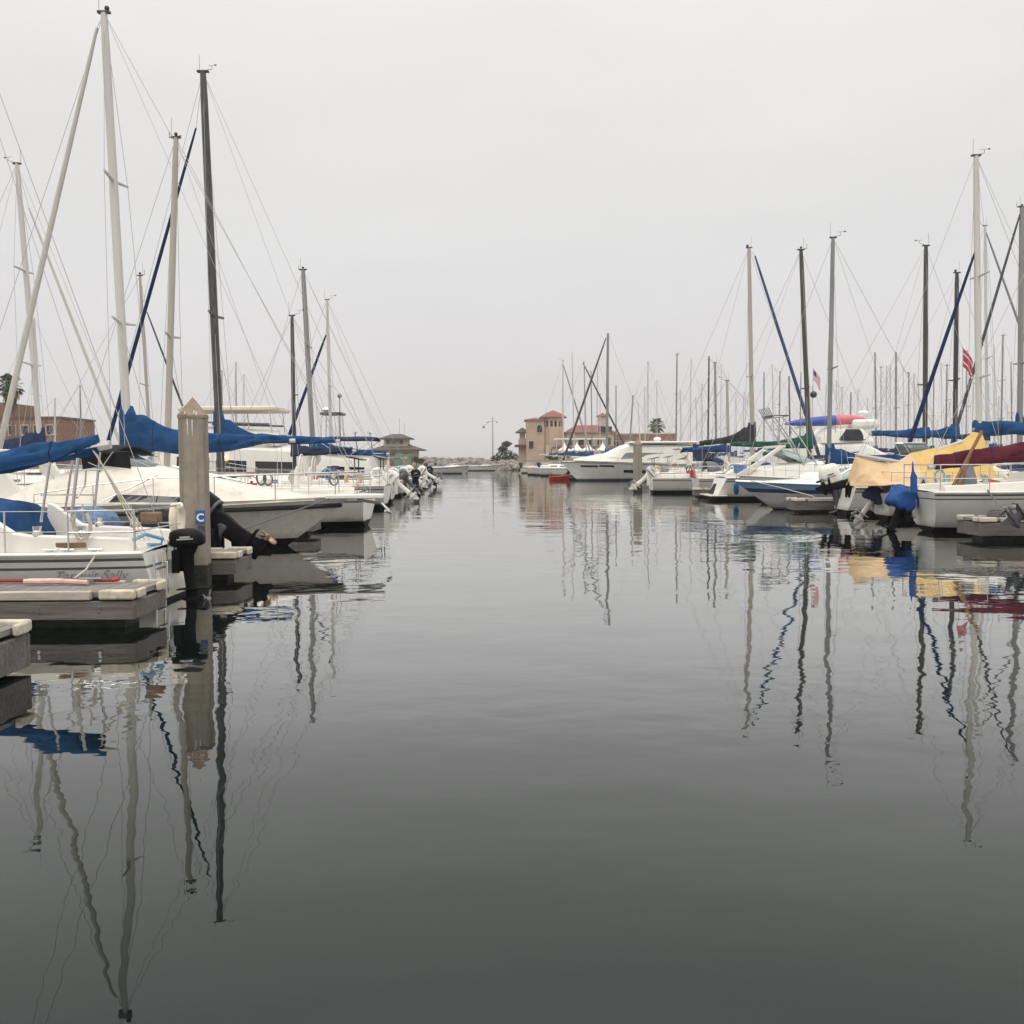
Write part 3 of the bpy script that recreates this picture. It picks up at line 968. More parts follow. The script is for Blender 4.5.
    if motor:
        outboard(root, (-.04, motor.get('y', 0), HL.zs(0) - .12 + motor.get('dz', 0)), **{k_: v_ for k_, v_ in motor.items() if k_ not in ('y', 'dz')})
    return root, HL, (bas, top), sts

def clutter(root, H, L, seed, sts):
    """loose gear that belongs to the boat: fenders, buoy, hatches, coils, cans, wheel, sail bag"""
    r = random.Random(seed)
    def q(t, side, z, k=.94): return V(L * t, side * H.hb(t) * k, H.zs(t) + z)
    for t in r.sample([.25, .4, .52, .63], 2):
        for sd in (1, -1):
            if r.random() < .7:
                fender(root, V(L * t, sd * (H.hb(t) + .09), H.zs(t) * .5), r.choice([WHITE, WHITE, BLUE, GELG]))
    if r.random() < .7:
        sd = r.choice((1, -1)); c = q(.05, sd, .38)
        mb = MB(); mb.tube([c + V(.24 * cos(a), 0, .24 * sin(a)) for a in [2 * pi * i / 16 for i in range(17)]], .065, 8)
        mb.build("lifebuoy", r.choice([WHITE, REDP, PEACH]), root)
    for i in range(r.randint(1, 3)):
        sd = r.choice((1, -1)); c = q(r.choice((.18, .22, .5, .56)), sd, 0, .88)
        mb = MB(); mb.box(c + V(i * .3, 0, .2), (.26, .16, .36)); mb.tube([c + V(i * .3, 0, .38), c + V(i * .3, 0, .44)], .04, 8)
        mb.build("jerry_can", r.choice([BLUEL, REDP, CREAM, GREEN]), root, bevel=.03)
    for x in (.45, .60):
        st = trunk_at(sts, x * L)
        mb = MB(); mb.box((x * L, 0, st[4] + .05), (.55, .5, .07)); mb.build("hatch", r.choice([GLASSG, GELW, GLASS]), root, bevel=.015)
    mb = MB(); st = trunk_at(sts, .38 * L)
    for sd in (-.28, .28):
        mb.tube([(.36 * L, sd, st[4] + .03), (.37 * L, sd, st[4] + .09), (.6 * L, sd, trunk_at(sts, .6 * L)[4] + .09), (.61 * L, sd, trunk_at(sts, .61 * L)[4] + .03)], .016, 5)
    mb.build("grab_rail", TEAK, root)
    if r.random() < .65:
        mb = MB(); c = V(L * .16, 0, H.zs(.16) + .75)
        mb.tube([c + V(0, .38 * cos(a), .38 * sin(a)) for a in [2 * pi * i / 18 for i in range(19)]], .016, 6)
        for k in range(3):
            a = pi * k / 3
            mb.tube([c + V(0, .38 * cos(a), .38 * sin(a)), c - V(0, .38 * cos(a), .38 * sin(a))], .01, 5)
        mb.tube([c + V(.15, 0, -.72), c + V(.15, 0, -.1), c + V(.1, 0, .05)], [.09, .07, .05], 8); mb.build("wheel_pedestal", GELW, root)
    if r.random() < .6 and L > 9.3:
        c = V(L * .8, 0, H.zs(.8) + .06)
        mb = MB(); mb.tube([c + V(-.9, 0, .1), c + V(-.7, .05, .16), c + V(0, 0, .2), c + V(.6, -.04, .15), c + V(.8, 0, .08)], [.06, .18, .22, .17, .05], 9)
        mb.build("sail_bag", r.choice([BLUE, SAILW, GREYC, NAVY]), root)
    for k in range(2):
        c = q(r.uniform(.1, .3), r.choice((1, -1)), .45)
        mb = MB(); mb.tube([c + V(.13 * cos(a), .02 * sin(3 * a), .2 * sin(a)) for a in [2 * pi * i / 12 for i in range(13)]], .03, 6)
        mb.build("rope_coil", r.choice([ROPEW, ROPED, ROPEB]), root)
    x = .34 * L
    if r.random() < .5:
        dodger(root, x - .3, x + .75, H.hb(.34) * .6, H.zs(.34) + .25, H.zs(.34) + .85, r.choice([BLUE, NAVY, GREYC, CREAM, BLUE]))
    if r.random() < .4:
        c = q(.02, 0, .95)
        mb = MB(); mb.box(c + V(0, 0, .1), (.5, 1.1, .04), ry=-.2); mb.tube([c + V(0, -.4, -.35), c + V(0, -.4, .1)], .02, 6); mb.tube([c + V(0, .4, -.35), c + V(0, .4, .1)], .02, 6)
        mb.build("solar_panel", GLASS, root)

def bow_rail(root, H, t0=.45, h=.5, r=.014, n=5, inset=.95):
    mb = MB()
    ts = [lerp(t0, .97, i / n) for i in range(n + 1)]
    def q(t, sd, z): return V(H.L * t, sd * H.hb(t) * inset, H.zs(t) + z)
    path = [q(t0, 1, 0)] + [q(t, 1, h * min(1, .5 + i * .3)) for i, t in enumerate(ts)] + [V(H.L * 1.01, 0, H.zs(1) + h)] + [q(t, -1, h * min(1, .5 + i * .3)) for i, t in reversed(list(enumerate(ts)))] + [q(t0, -1, 0)]
    mb.tube(path, r, 6)
    for i, t in enumerate(ts[1:]):
        for sd in (1, -1):
            mb.tube([q(t, sd, 0), q(t, sd, h * min(1, .5 + (i + 1) * .3))], r * .8, 5)
    return mb.build("bow_rail", STEEL, root)

def windscreen(root, x0, x1, wd, z0, z1, gm=None, fm=None, name="windscreen", wrap=.9):
    """raked wrap-round screen: x1 is the foot ahead, x0 the top aft"""
    mb = MB()
    n = 10
    bot, top = [], []
    for i in range(n + 1):
        a = lerp(-1, 1, i / n)
        y = wd * math.copysign(abs(a) ** .85, a)
        xo = -wrap * abs(a) ** 2.4
        bot.append(V(x1 + xo, y, z0)); top.append(V(x0 + xo * .9, y * .86, z1))
    mb.loft([bot, top], closed=False, cap=False)
    g = mb.build(name, gm or GLASSG, root)
    sol = g.modifiers.new("thick", 'SOLIDIFY'); sol.thickness = .015
    mb = MB()
    mb.tube(top, .018, 6); mb.tube(bot, .018, 6)
    for i in (0, 3, 7, n):
        mb.tube([bot[i], top[i]], .014, 5)
    mb.build("screen_frame", fm or STEEL, g)
    return g

def motorboat(label, D, stern, bow_dir, L, B, fb, hullm, sts=None, cabm=None, wins=(), screen=None, outs=(), rail=True, cat="motorboat", name="motorboat", group=None,
              over=1.2, rake=-.25, tr=.86, draft=.4, p=.5, flare=.45, rows=None, rub=RUBR, rubr=.03, platform=False, sag=.0, deckm=None, fm=.38, rubf=.97):
    root = thing(name, label, cat, (stern, D, 0), 0 if bow_dir > 0 else pi, group)
    H = Hull(L, B, fb[0], fb[1], tr=tr, draft=draft, over=over, rake=rake, p=p, flare=flare, sag=sag, fm=fm, rowspec=rows)
    H.build(root, hullm)
    H.deck(root, deckm or DECK, camber=.06)
    if rub: H.rail_strip(root, rub, rubr, f=rubf)
    if sts:
        cb = trunk(root, sts, cabm or GEL)
        for (xa, xb, v0, v1, gm, rk) in wins:
            for sd in (-1, 1):
                trunk_window(cb, sts, xa, xb, v0, v1, gm, sd, rake=rk)
    if screen:
        windscreen(root, *screen)
    if rail: bow_rail(root, H)
    for o in outs:
        outboard(root, **o)
    if platform:
        mb = MB(); mb.box((-.32, 0, .2), (.75, B * .8, .07)); mb.build("swim_platform", GELW, root, bevel=.03)
    return root, H

def finger_dock(label, x_end, x_far, y0, y1, ztop, depth=.34, group="finger docks between the slips", bumpers=True, name="finger_dock"):
    """floating finger: planked deck, timber fascia, pale rub strip and vinyl corner bumpers; x_end is the fairway end"""
    sg = 1 if x_far > x_end else -1
    root = thing(name, label, "dock", (x_end, (y0 + y1) / 2, 0), 0, group)
    L = abs(x_far - x_end); wd = y1 - y0
    mb = MB(); mb.box((sg * L / 2, 0, ztop - .03), (L - .06, wd - .08, .05)); mb.build("deck", PLANK, root)
    mb = MB()
    for y in (-wd / 2, wd / 2):
        mb.box((sg * L / 2, y, ztop - depth / 2 - .075), (L, .06, depth - .03))
    mb.box((sg * .03, 0, ztop - depth / 2 - .075), (.06, wd - .062, depth - .034))
    mb.build("fascia", WOODF, root, bevel=.008)
    mb = MB()
    for y in (-wd / 2, wd / 2):
        mb.box((sg * (L / 2 + .22), y, ztop - .03), (L - .44, .085, .09))
    mb.build("rub_strip", WOODL, root, bevel=.01)
    mb = MB()
    x = .7
    while x < L:
        mb.box((sg * x, 0, -.08), (1.0, wd - .5, .3)); x += 1.5
    mb.build("float", ALGB, root)
    if bumpers:
        for y in (-wd / 2, wd / 2):
            s_ = 1 if y > 0 else -1
            mb = MB(); mb.box((sg * .17, y + s_ * .008, ztop - .022), (.36, .10, .10)); mb.build("corner_bumper", BUMP, root, bevel=.02)
            mb = MB(); mb.box((sg * -.012, y - s_ * .15, ztop - .022), (.05, .2, .095)); mb.build("corner_bumper", BUMP, root, bevel=.016)
    # galvanised bolt heads and washers along the fascia, split by board joints
    mb = MB()
    x = .35
    while x < min(L, 7):
        for y in (-wd / 2 - .033, wd / 2 + .033):
            for z in (ztop - .15, ztop - depth + .03):
                mb.tube([(sg * x, y - .006, z), (sg * x, y + .006, z)], .017, 7)
        x += .62
    mb.build("bolts", STEEL, root)
    mb = MB()
    x = 1.9
    while x < min(L, 9):
        for y in (-wd / 2 - .0305, wd / 2 + .0305):
            mb.box((sg * x, y, ztop - depth / 2 - .075), (.012, .004, depth - .04))
        x += 2.4
    if len(mb.v): mb.build("board_joint", ALGB, root, smooth=False)
    # horn cleat
    mb = MB(); mb.tube([(sg * .75 - .12, wd * .3, ztop + .06), (sg * .75 + .12, wd * .3, ztop + .06)], .016, 6)
    mb.box((sg * .75, wd * .3, ztop + .025), (.08, .04, .07)); mb.build("cleat", MASTG, root)
    return root

def pile(label, x, y, z_top, wd, lean=0.0, cap_h=.3, rz=.12, group="square piles standing at the slip ends"):
    root = thing("mooring_pile", label, "pile", (x, y, 0), rz, group)
    c = wd * .5
    ch = wd * .04
    def ring(z, k=1.0, off=0.0):
        h, q = c * k, ch * k
        return [V(a + off, b, z) for a, b in ((h - q, -h), (h, -h + q), (h, h - q), (h - q, h), (-h + q, h), (-h, h - q), (-h, -h + q), (-h + q, -h))]
    zb = z_top - cap_h
    mb = MB(); mb.loft([ring(-1.5, 1, lean * 1.5), ring(.28, 1, -lean * .28), ring(zb, 1, -lean * zb)])
    # an angle of growth belongs to the pile itself
    mb.build("shaft", CONC, root, angle=20)
    mb = MB(); mb.loft([ring(-1.4, 1.03, lean * 1.4), ring(.14, 1.05, -lean * .1), ring(.30, 1.015, -lean * .22)]); mb.build("marine_growth", WEED, root)
    mb = MB(); mb.loft([ring(zb - .012, 1.05, -lean * zb), ring(zb + .03, 1.05, -lean * zb), ring(z_top - .01, .03, -lean * z_top), ring(z_top, .015, -lean * z_top)]); mb.build("cap", CONCD, root, angle=20)
    r = random.Random(int(x * 100))
    mb = MB()
    for i in range(6):
        f = r.uniform(-.95, .95); yy = -c * 1.062 if i % 3 else -c * 1.012
        zt = zb + r.uniform(-.02, .10) if i % 3 else zb - r.uniform(.02, .1)
        if i % 3: # on the sloping cap: follow its face
            k = 1.05 * (1 - (zt + .012 - zb) / cap_h * .97)
            k2 = 1.05 * (1 - max(0, zt - .07 - zb - .03) / cap_h)
            k = max(.2, 1.05 - 1.02 * max(0, zt - zb - .03) / max(.05, cap_h - .04))
            p0 = V(f * c * k * .7, -c * k - .004, zt)
            zq = max(zb + .02, zt - r.uniform(.03, .09)); kq = 1.05 - 1.02 * max(0, zq - zb - .03) / max(.05, cap_h - .04)
            p1 = V(f * c * k * .7, -c * kq - .004, zq)
        else:
            p0 = V(f * c * .7, -c - .003, zt); p1 = V(f * c * .7, -c - .003, zt - r.uniform(.1, .35))
        mb.tube([p0, p0.lerp(p1, .5), p1], [.012, .009, .003], 5)
    mb.build("bird_lime", BIRD, root)
    return root

def lump(root, name, m, sts, seed=0):
    """sts: x, half width, z0, height"""
    rings = []
    xs = [s[0] for s in sts]
    n = 24
    for i in range(n + 1):
        x = lerp(xs[0], xs[-1], i / n)
        for a, b in zip(sts, sts[1:]):
            if a[0] <= x <= b[0] + 1e-6:
                k = (x - a[0]) / (b[0] - a[0]); k = k * k * (3 - 2 * k) * .4 + k * .6
                _, wd, z0, h = [lerp(p, q, k) for p, q in zip(a, b)]
                break
        ring = []
        for j in range(19):
            t = pi * j / 18
            q = noise.noise(V(x * 3 + seed, j * .7, seed)) * .04 + .02 * sin(j * 1.5 + x * 6 + seed)
            ring.append(V(x, wd * cos(t) * (1 + q), z0 + max(0, h * (sin(t) ** .8) * (1 + q))))
        rings.append(ring)
    mb = MB(); mb.loft(rings, closed=True); return mb.build(name, m, root, angle=60)
# ================================================================== LAND
def slab(name, pts, z, zb, m, kind="structure"):
    n = len(pts)
    mb = MB()
    mb.add([(x, y, zb) for x, y in pts] + [(x, y, z) for x, y in pts], [list(range(n, 2 * n))] + [(i, (i + 1) % n, n + (i + 1) % n, n + i) for i in range(n)])
    return tag(mb.build(name, m, smooth=False), kind=kind)
slab("quay", [(2.2, 176), (90, 176), (90, 120), (400, 120), (400, 500), (-2, 500), (-2, 220), (2.2, 200)], 1.25, -2, STUCCOL)
slab("shore", [(-400, 60), (-42, 60), (-42, 150), (-13.5, 158), (-13.5, 190), (-42, 200), (-42, 700), (-400, 700)], 1.2, -2, LAND)

# breakwater: a core with loose boulders over it
slab("breakwater_core", [(-60, 208), (1, 208), (1, 224), (-60, 224)], 1.4, -2, ROCK)
mb = MB()
rnd = random.Random(5)
for i in range(620):
    x = rnd.uniform(-62, 1.5); u = rnd.random()
    y = lerp(202, 217, u); z = lerp(-.1, 1.9, min(1, u * 1.35)) + rnd.uniform(-.25, .3)
    if x > -3: z = min(z, 1.5)
    r = rnd.uniform(.5, 1.15)
    b = len(mb.v)
    mb.ball((x, y, z), r, n=7, m=4, sc=(rnd.uniform(.8, 1.4), 1, rnd.uniform(.55, .9)))
    for k in range(b, len(mb.v)):
        v = Vector(mb.v[k]); q = 1 + .35 * noise.noise(v * 1.4)
        c = Vector((x, y, z)); mb.v[k] = tuple(c + (v - c) * q)
tag(mb.build("breakwater_boulders", ROCK, angle=20), kind="stuff")

# ================================================================== BUILDINGS
def boxpart(name, parent, m, c, d, bevel=0.0, **k):
    mb = MB(); mb.box(c, d, **k); return mb.build(name, m, parent, bevel=bevel, smooth=bool(bevel))

def hip_roof(name, parent, m, c, dx, dy, h, over=.6, ridge=0.0, th=.18):
    x, y, z = c
    a, b = dx / 2 + over, dy / 2 + over
    r = ridge / 2
    mb = MB()
    v = [(x - a, y - b, z), (x + a, y - b, z), (x + a, y + b, z), (x - a, y + b, z)]
    v += [(p[0], p[1], z + th) for p in v]
    v += [(x - max(r, .05), y, z + th + h), (x + max(r, .05), y, z + th + h)]
    mb.add(v, [(3, 2, 1, 0), (0, 1, 5, 4), (1, 2, 6, 5), (2, 3, 7, 6), (3, 0, 4, 7), (4, 5, 9, 8), (5, 6, 9), (6, 7, 8, 9), (7, 4, 8)])
    return mb.build(name, m, parent, smooth=False)

def window(parent, c, w_, h_, axis='y', m=None, frame=STUCCOL, arch=False):
    """recessed-looking window: pane with a proud frame, on a wall facing -y (axis y) or +-x"""
    x, y, z = c
    mb = MB()
    if arch:
        pts = [(-w_ / 2, -h_ / 2), (w_ / 2, -h_ / 2), (w_ / 2, h_ * .2)] + [(w_ / 2 * cos(a), h_ * .2 + w_ / 2 * sin(a)) for a in [pi * k / 8 for k in range(1, 8)]] + [(-w_ / 2, h_ * .2)]
    else:
        pts = [(-w_ / 2, -h_ / 2), (w_ / 2, -h_ / 2), (w_ / 2, h_ / 2), (-w_ / 2, h_ / 2)]
    n = len(pts)
    f = lambda p, d: (x + p[0], y + d, z + p[1]) if axis == 'y' else (x + d, y + p[0], z + p[1])
    mb.add([f(p, -.03) for p in pts] + [f(p, .03) for p in pts], [list(range(n)), list(range(2 * n - 1, n - 1, -1))] + [(i, (i + 1) % n, n + (i + 1) % n, n + i) for i in range(n)])
    o = mb.build("window", m or GLASS, parent, smooth=False)
    mb = MB()
    for i in range(n):
        mb.tube([f(pts[i], -.05), f(pts[(i + 1) % n], -.05)], .07, 4)
    mb.build("frame", frame, o, smooth=False)
    return o

# --- tower restaurant on the quay
T0 = (7.9, 190)
bt = thing("tower_building", "ochre stucco waterfront building with octagonal tower under a red tiled roof", "building", (T0[0], T0[1], 1.25))
def octa(r, z, ph=pi / 8):
    return [V(r * cos(ph + k * pi / 4), r * sin(ph + k * pi / 4), z) for k in range(8)]
mb = MB(); mb.loft([octa(2.15, 0), octa(2.15, 8.7)]); mb.build("tower", STUCCO, bt, smooth=False)
mb = MB(); mb.loft([octa(2.75, 8.7), octa(2.8, 8.85), octa(1.5, 9.6), octa(.1, 10.15)]); mb.build("tower_roof", TILE, bt, smooth=False)
for k, a in enumerate((-pi / 2, -pi / 4, -3 * pi / 4, 0)):
    for off in (-.38, .38):
        c = 2.15 * cos(pi / 8)
        p = V(c * cos(a) - off * sin(a), c * sin(a) + off * cos(a), 7.5)
        mb = MB()
        mb.box(p, (.07, .42, .95), rz=a); mb.tube([p + V(-.035 * cos(a), -.035 * sin(a), .47), p + V(.035 * cos(a), .035 * sin(a), .47)], .21, 10)
        mb.build("window", GLASS, bt)
boxpart("wing", bt, STUCCO, (-3.4, 1.5, 4.1), (3.4, 6, 8.2))
hip_roof("wing_roof", bt, TILE, (-3.4, 1.5, 8.2), 3.4, 6, .5, .35)
window(bt, (-2.6, -1.53, 6.6), 1.1, 1.4, arch=True); window(bt, (-4.2, -1.53, 3.6), 1.0, 1.6)
boxpart("side_turret", bt, STUCCO, (-5.8, 3, 2.4), (1.5, 3, 4.8))
hip_roof("turret_roof", bt, SHING, (-5.8, 3, 6.0), 1.6, 3, .9, .5)
boxpart("turret_posts", bt, STUCCOL, (-5.8, 3, 5.4), (1.1, 2.2, 1.2))
boxpart("balcony", bt, SHING, (-6.2, 1.2, 3.5), (2.2, 1.2, .5))
boxpart("porch", bt, STUCCOL, (.6, -2.9, 1.8), (4.2, 1.2, 3.6))
window(bt, (.1, -3.53, 2.2), 1.3, 1.5)
boxpart("main_hall", bt, STUCCOL, (7, 5, 2.9), (9, 10, 5.8))
hip_roof("hall_roof", bt, TILE, (7, 5, 5.8), 9, 10, 1.5, .4, 5)
for x in (3.6, 5.3, 7.0, 8.7, 10.4):
    window(bt, (x, -.03, 4.2), 1.1, 1.6, frame=STUCCO)
boxpart("cupola", bt, STUCCOL, (9.8, 5, 8.2), (1.6, 1.6, 1.8))
hip_roof("cupola_roof", bt, TILE, (9.8, 5, 9.1), 1.6, 1.6, .6, .3)
boxpart("dormer", bt, CHAR, (9.9, .3, 6.4), (2.4, 1.2, 1.3))

# awning terrace and low front building
aw = thing("terrace_building", "long low terrace building with white awning beside the ochre tower", "building", (14.5, 184, 1.25))
boxpart("wall", aw, STUCCOL, (0, 0, 1.35), (14, 4, 2.7))
for i in range(7):
    window(aw, (-6 + i * 2, -2.03, 1.6), 1.1, 1.4, m=GLASSG)
boxpart("awning", aw, TENT, (-2, -.6, 4.55), (9.5, 4.6, .22))
for x in (-6.4, -3.5, -.6, 2.4):
    mb = MB(); mb.tube([(x, -2.6, 2.7), (x, -2.6, 4.45)], .07, 6); mb.build("post", STEEL, aw)
boxpart("parapet", aw, BRICK, (0, 0, 2.95), (14, 4.1, .5))
for i, (tx, ty) in enumerate(((9.4, 178.2), (11.6, 178.0), (13.6, 178.3), (16.2, 178.4))):
    tn = thing("marquee_tent", "peaked white marquee tent on the quay in front of the terrace building", "tent", (tx, ty, 1.25), 0, "white peaked marquee tents on the quay")
    mb = MB()
    rr = []
    for z, k in ((2.3, 1.1), (2.5, 1.1), (2.9, .55), (3.4, .2), (3.9, .03)):
        rr.append([V(sx * k, sy * k, z) for sx, sy in ((-1, -1), (1, -1), (1, 1), (-1, 1))])
    mb.loft(rr); mb.build("canopy", TENT, tn, smooth=False)
    for sx in (-1, 1):
        for sy in (-1, 1):
            mb = MB(); mb.tube([(sx, sy, 0), (sx, sy, 2.35)], .05, 5); mb.build("post", STEEL, tn)
bb = thing("brick_building", "flat roofed red brick block right of the white awning", "building", (25, 196, 1.25))
boxpart("wall", bb, BRICK, (0, 0, 2.8), (13, 8, 5.6)); boxpart("parapet", bb, STUCCOL, (0, 0, 5.7), (13.2, 8.2, .25))
for i in range(5):
    window(bb, (-5 + i * 2.4, -4.03, 3.6), 1.2, 1.5)
lw = thing("quay_wall", "pale stone arcade wall along the quay edge below the tower", "wall", (12, 177.0, 0))
boxpart("wall", lw, STUCCOL, (0, 0, .9), (19, .8, 1.9))
boxpart("coping", lw, CONC, (0, 0, 1.93), (19.3, 1.0, .16))
for i in range(9):
    mb = MB(); mb.box((-8.4 + i * 2.1, -.45, .75), (.5, .12, 1.5)); mb.build("pilaster", STUCCO, lw, smooth=False)

# --- left pavilion
pv = thing("pavilion", "two tier brown harbour pavilion with hipped shingle roofs beyond the left boats", "building", (-19, 168, 1.2))
boxpart("lower_wall", pv, STUCCOL, (0, 0, 1.3), (6.4, 6, 2.6))
hip_roof("lower_roof", pv, SHING, (0, 0, 2.5), 7.4, 6.5, 1.0, .7, 3)
boxpart("upper_wall", pv, STUCCOL, (-.2, 0, 3.7), (3.9, 3.6, 1.6))
hip_roof("upper_roof", pv, SHING, (-.2, 0, 4.4), 3.9, 3.6, .75, .75, 1.6)
for x in (-1.6, -.5, .6):
    window(pv, (x + .1, -1.83, 3.95), .75, .75)
for x in (-2.3, 1.6):
    window(pv, (x, -3.03, 1.6), 1.1, 1.2)
for x in (.2, 1.0):
    mb = MB(); mb.tube([(x, .4, 5.2), (x, .4, 8.2 - x)], .035, 5); mb.build("antenna", STEEL, pv)
boxpart("door", pv, BRICK, (-.5, -3.04, 1.05), (1.1, .08, 2.1))
gs = thing("storage_container", "pale green storage container at the foot of the brown pavilion", "container", (-17.4, 161.2, 1.2))
boxpart("body", gs, GREENB, (0, 0, .95), (2.6, 1.6, 1.9), .03)
for x in (-.9, -.3, .3, .9):
    mb = MB(); mb.box((x, -.82, .95), (.1, .05, 1.7)); mb.build("rib", GREENB, gs, smooth=False)

# --- left brick block
lb = thing("brick_building", "long flat roofed brown brick block behind the masts at the left edge", "building", (-60, 125, 1.2))
boxpart("wall", lb, BRICK, (0, 0, 3.05), (12, 10, 6.1)); boxpart("parapet", lb, SHING, (0, 0, 6.2), (12.2, 10.2, .25))
boxpart("tall_wing", lb, BRICK, (-4.6, 2, 4.1), (5.2, 9, 8.2))
for i in range(5):
    window(lb, (-1.2 + i * 1.5, -5.03, 4.7), .9, 1.2)
for x in (-6.2, -4.6, -3.0):
    window(lb, (x, -2.53, 6.6), .9, 1.1)

# --- light mast at the breakwater end
lp = thing("light_mast", "tall thin grey light mast with crossarm on the breakwater end", "lamp post", (-4.0, 214, 1.2))
mb = MB(); mb.tube([(0, 0, 0), (0, 0, 10.2)], [.14, .07], 8); mb.build("pole", MASTG, lp)
mb = MB(); mb.tube([(-1.1, 0, 9.2), (1.0, 0, 9.2)], .05, 6); mb.tube([(-.6, 0, 9.2), (-1.9, -.2, 8.2)], .035, 6); mb.build("crossarm", MASTG, lp)
for x in (-1.0, 1.0):
    mb = MB(); mb.ball((x, 0, 9.0), .22, n=8, m=5, sc=(1.3, 1, .6)); mb.build("lamp_head", STEEL, lp)
mb = MB(); mb.ball((-1.9, -.2, 8.0), .28, n=8, m=5); mb.build("wind_cup", MASTG, lp)

# ================================================================== TREES
def palm(label, x, y, z, h, cr, seed, fat=1.0, lean=.3, skirt=60):
    t = thing("palm_tree", label, "tree", (x, y, z))
    r = random.Random(seed)
    mb = MB()
    mb.tube([(0, 0, 0), (lean * .3, 0, h * .4), (lean, 0, h)], [.28 * fat, .2 * fat, .17 * fat], 9)
    mb.build("trunk", BARK, t)
    mb = MB()
    for i in range(80):
        a = r.uniform(0, 2 * pi); el = r.uniform(-1.1, 1.35)
        if el < -.5 and r.random() < .3: continue
        ln = cr * r.uniform(.75, 1.05)
        m = 1 if el < -.55 else 0
        d = V(cos(a) * cos(el), sin(a) * cos(el), sin(el))
        sd = V(-sin(a), cos(a), 0)
        mid = V(lean, 0, h) + d * ln * .55
        # a fan of narrow leaflets at the end of each stalk
        for q in range(9):
            f = lerp(-1, 1, q / 8)
            dd = (d + sd * f * .9 + V(0, 0, -.35 * abs(f))).normalized()
            tip = mid + dd * ln * .45 + V(0, 0, -.12 * ln)
            wv = .05 * cr
            mb.add([mid, mid + dd * ln * .25 + sd * wv, tip, mid + dd * ln * .25 - sd * wv], [(0, 1, 2, 3)], m)
        mb.tube([V(lean, 0, h), mid], .02 * cr, 3, m)
    for i in range(skirt):
        a = r.uniform(0, 2 * pi); rr = r.uniform(.25, .6) * cr; zz = h - r.uniform(.2, .6) * cr
        p = V(lean + rr * .5 * cos(a), rr * .5 * sin(a), zz)
        q = p + V(rr * .25 * cos(a), rr * .25 * sin(a), -r.uniform(.5, 1.1) * cr)
        s_ = V(-sin(a), cos(a), 0) * cr * .12
        mb.add([p - s_, p + s_, q + s_ * .4, q - s_ * .4], [(0, 1, 2, 3)], 1 if r.random() < .75 else 0)
    mb.build("crown", [FOLP, FOLB], t, smooth=False)
    return t

def leafy_tree(label, x, y, z, h, blobs, leaf, seed, m=FOLD, n=420, tr=.2):
    t = thing("tree", label, "tree", (x, y, z))
    r = random.Random(seed)
    mb = MB()
    mb.tube([(0, 0, 0), (.1, 0, h * .35), (0, 0, h * .75)], [tr, tr * .75, tr * .35], 7)
    for bx, by, bz, br in blobs:
        mb.tube([(.05, 0, h * .3), (bx * .5, by * .5, lerp(h * .3, bz, .6)), (bx, by, bz)], [tr * .5, tr * .35, tr * .15], 5)
    mb.build("trunk", BARK, t)
    mb = MB()
    for bx, by, bz, br in blobs:
        for i in range(n):
            d = V(r.gauss(0, 1), r.gauss(0, 1), r.gauss(0, 1)).normalized() * (r.random() ** .45) * br
            p = V(bx, by, bz) + V(d.x * 1.25, d.y * 1.25, d.z * .7)
            p += V(*[q * br * .3 for q in (noise.noise(p), noise.noise(p + V(5, 0, 0)), noise.noise(p + V(0, 9, 0)))])
            u = V(r.gauss(0, 1), r.gauss(0, 1), r.gauss(0, .6)).normalized()
            w_ = u.cross(V(r.random(), r.random(), r.random())).normalized()
            s_ = leaf * r.uniform(.6, 1.3)
            mb.add([p - u * s_, p + w_ * s_ * .6, p + u * s_, p - w_ * s_ * .6], [(0, 1, 2, 3)])
    mb.build("crown", m, t, smooth=False)
    return t

palm("palm tree with full round crown rising above the white motor yacht", 28.7, 200, 1.25, 7.4, 2.05, 3, 1.1, .2, 120)
palm("dark palm tree above the brown brick block at the left edge", -55.6, 112, 1.2, 9.3, 1.75, 8, 1.0, -.2)
leafy_tree("dark windswept tree on the breakwater end beside the light mast", -1.3, 212, 1.2, 5.2,
           [(0, 0, 2.1, 1.7), (-1.6, 0, 1.2, 1.3), (1.5, 0, 1.4, 1.4), (.2, 0, 4.3, .8), (-.6, 0, 3.2, .8), (2.4, 0, .6, .9), (-2.4, 0, .5, .9)], .22, 4, FOLD, 300)
leafy_tree("round green bush at the foot of the brown pavilion", -15.4, 161.5, 1.2, 2.0, [(0, 0, 1.0, .8), (.8, 0, .8, .6)], .14, 6, FOL, 300, .08)
leafy_tree("small clump of shrubs in front of the tower porch", 6.8, 179.5, 1.25, 2.2, [(0, 0, 1.3, .7), (1.0, 0, 1.0, .6)], .14, 7, FOLD, 260, .08)

# ================================================================== DOCKS AND PILES
finger_dock("weathered timber finger dock with vinyl corner in the near left foreground", -4.0, -12, 7.0, 8.2, .40, .30)
d1 = finger_dock("timber finger dock with red hose on it along the nearest white sailboat", -3.86, -14, 10.15, 11.05, .40, .22)
d2 = finger_dock("short grey finger dock end behind the square concrete pile with the letter", -3.98, -14, 14.35, 15.2, .41, .24)
finger_dock("finger dock beyond the big cruiser at the left", -4.6, -15.5, 23.2, 24.0, .42, .24)
finger_dock("finger dock between two blue covered sailboats at the left", -5.2, -15.5, 34.2, 35.0, .42, .24)
finger_dock("finger dock with red hose beside the white sailboat at the right edge", 9.6, 19.5, 20.5, 21.5, .47, .30)
finger_dock("short brown finger dock in front of the boat with blue stripes", 9.1, 19.5, 32.2, 33.1, .44, .30)
finger_dock("finger dock between the swim platform cruiser and the green covered sailboat", 8.3, 19.5, 45.3, 46.0, .44, .26)
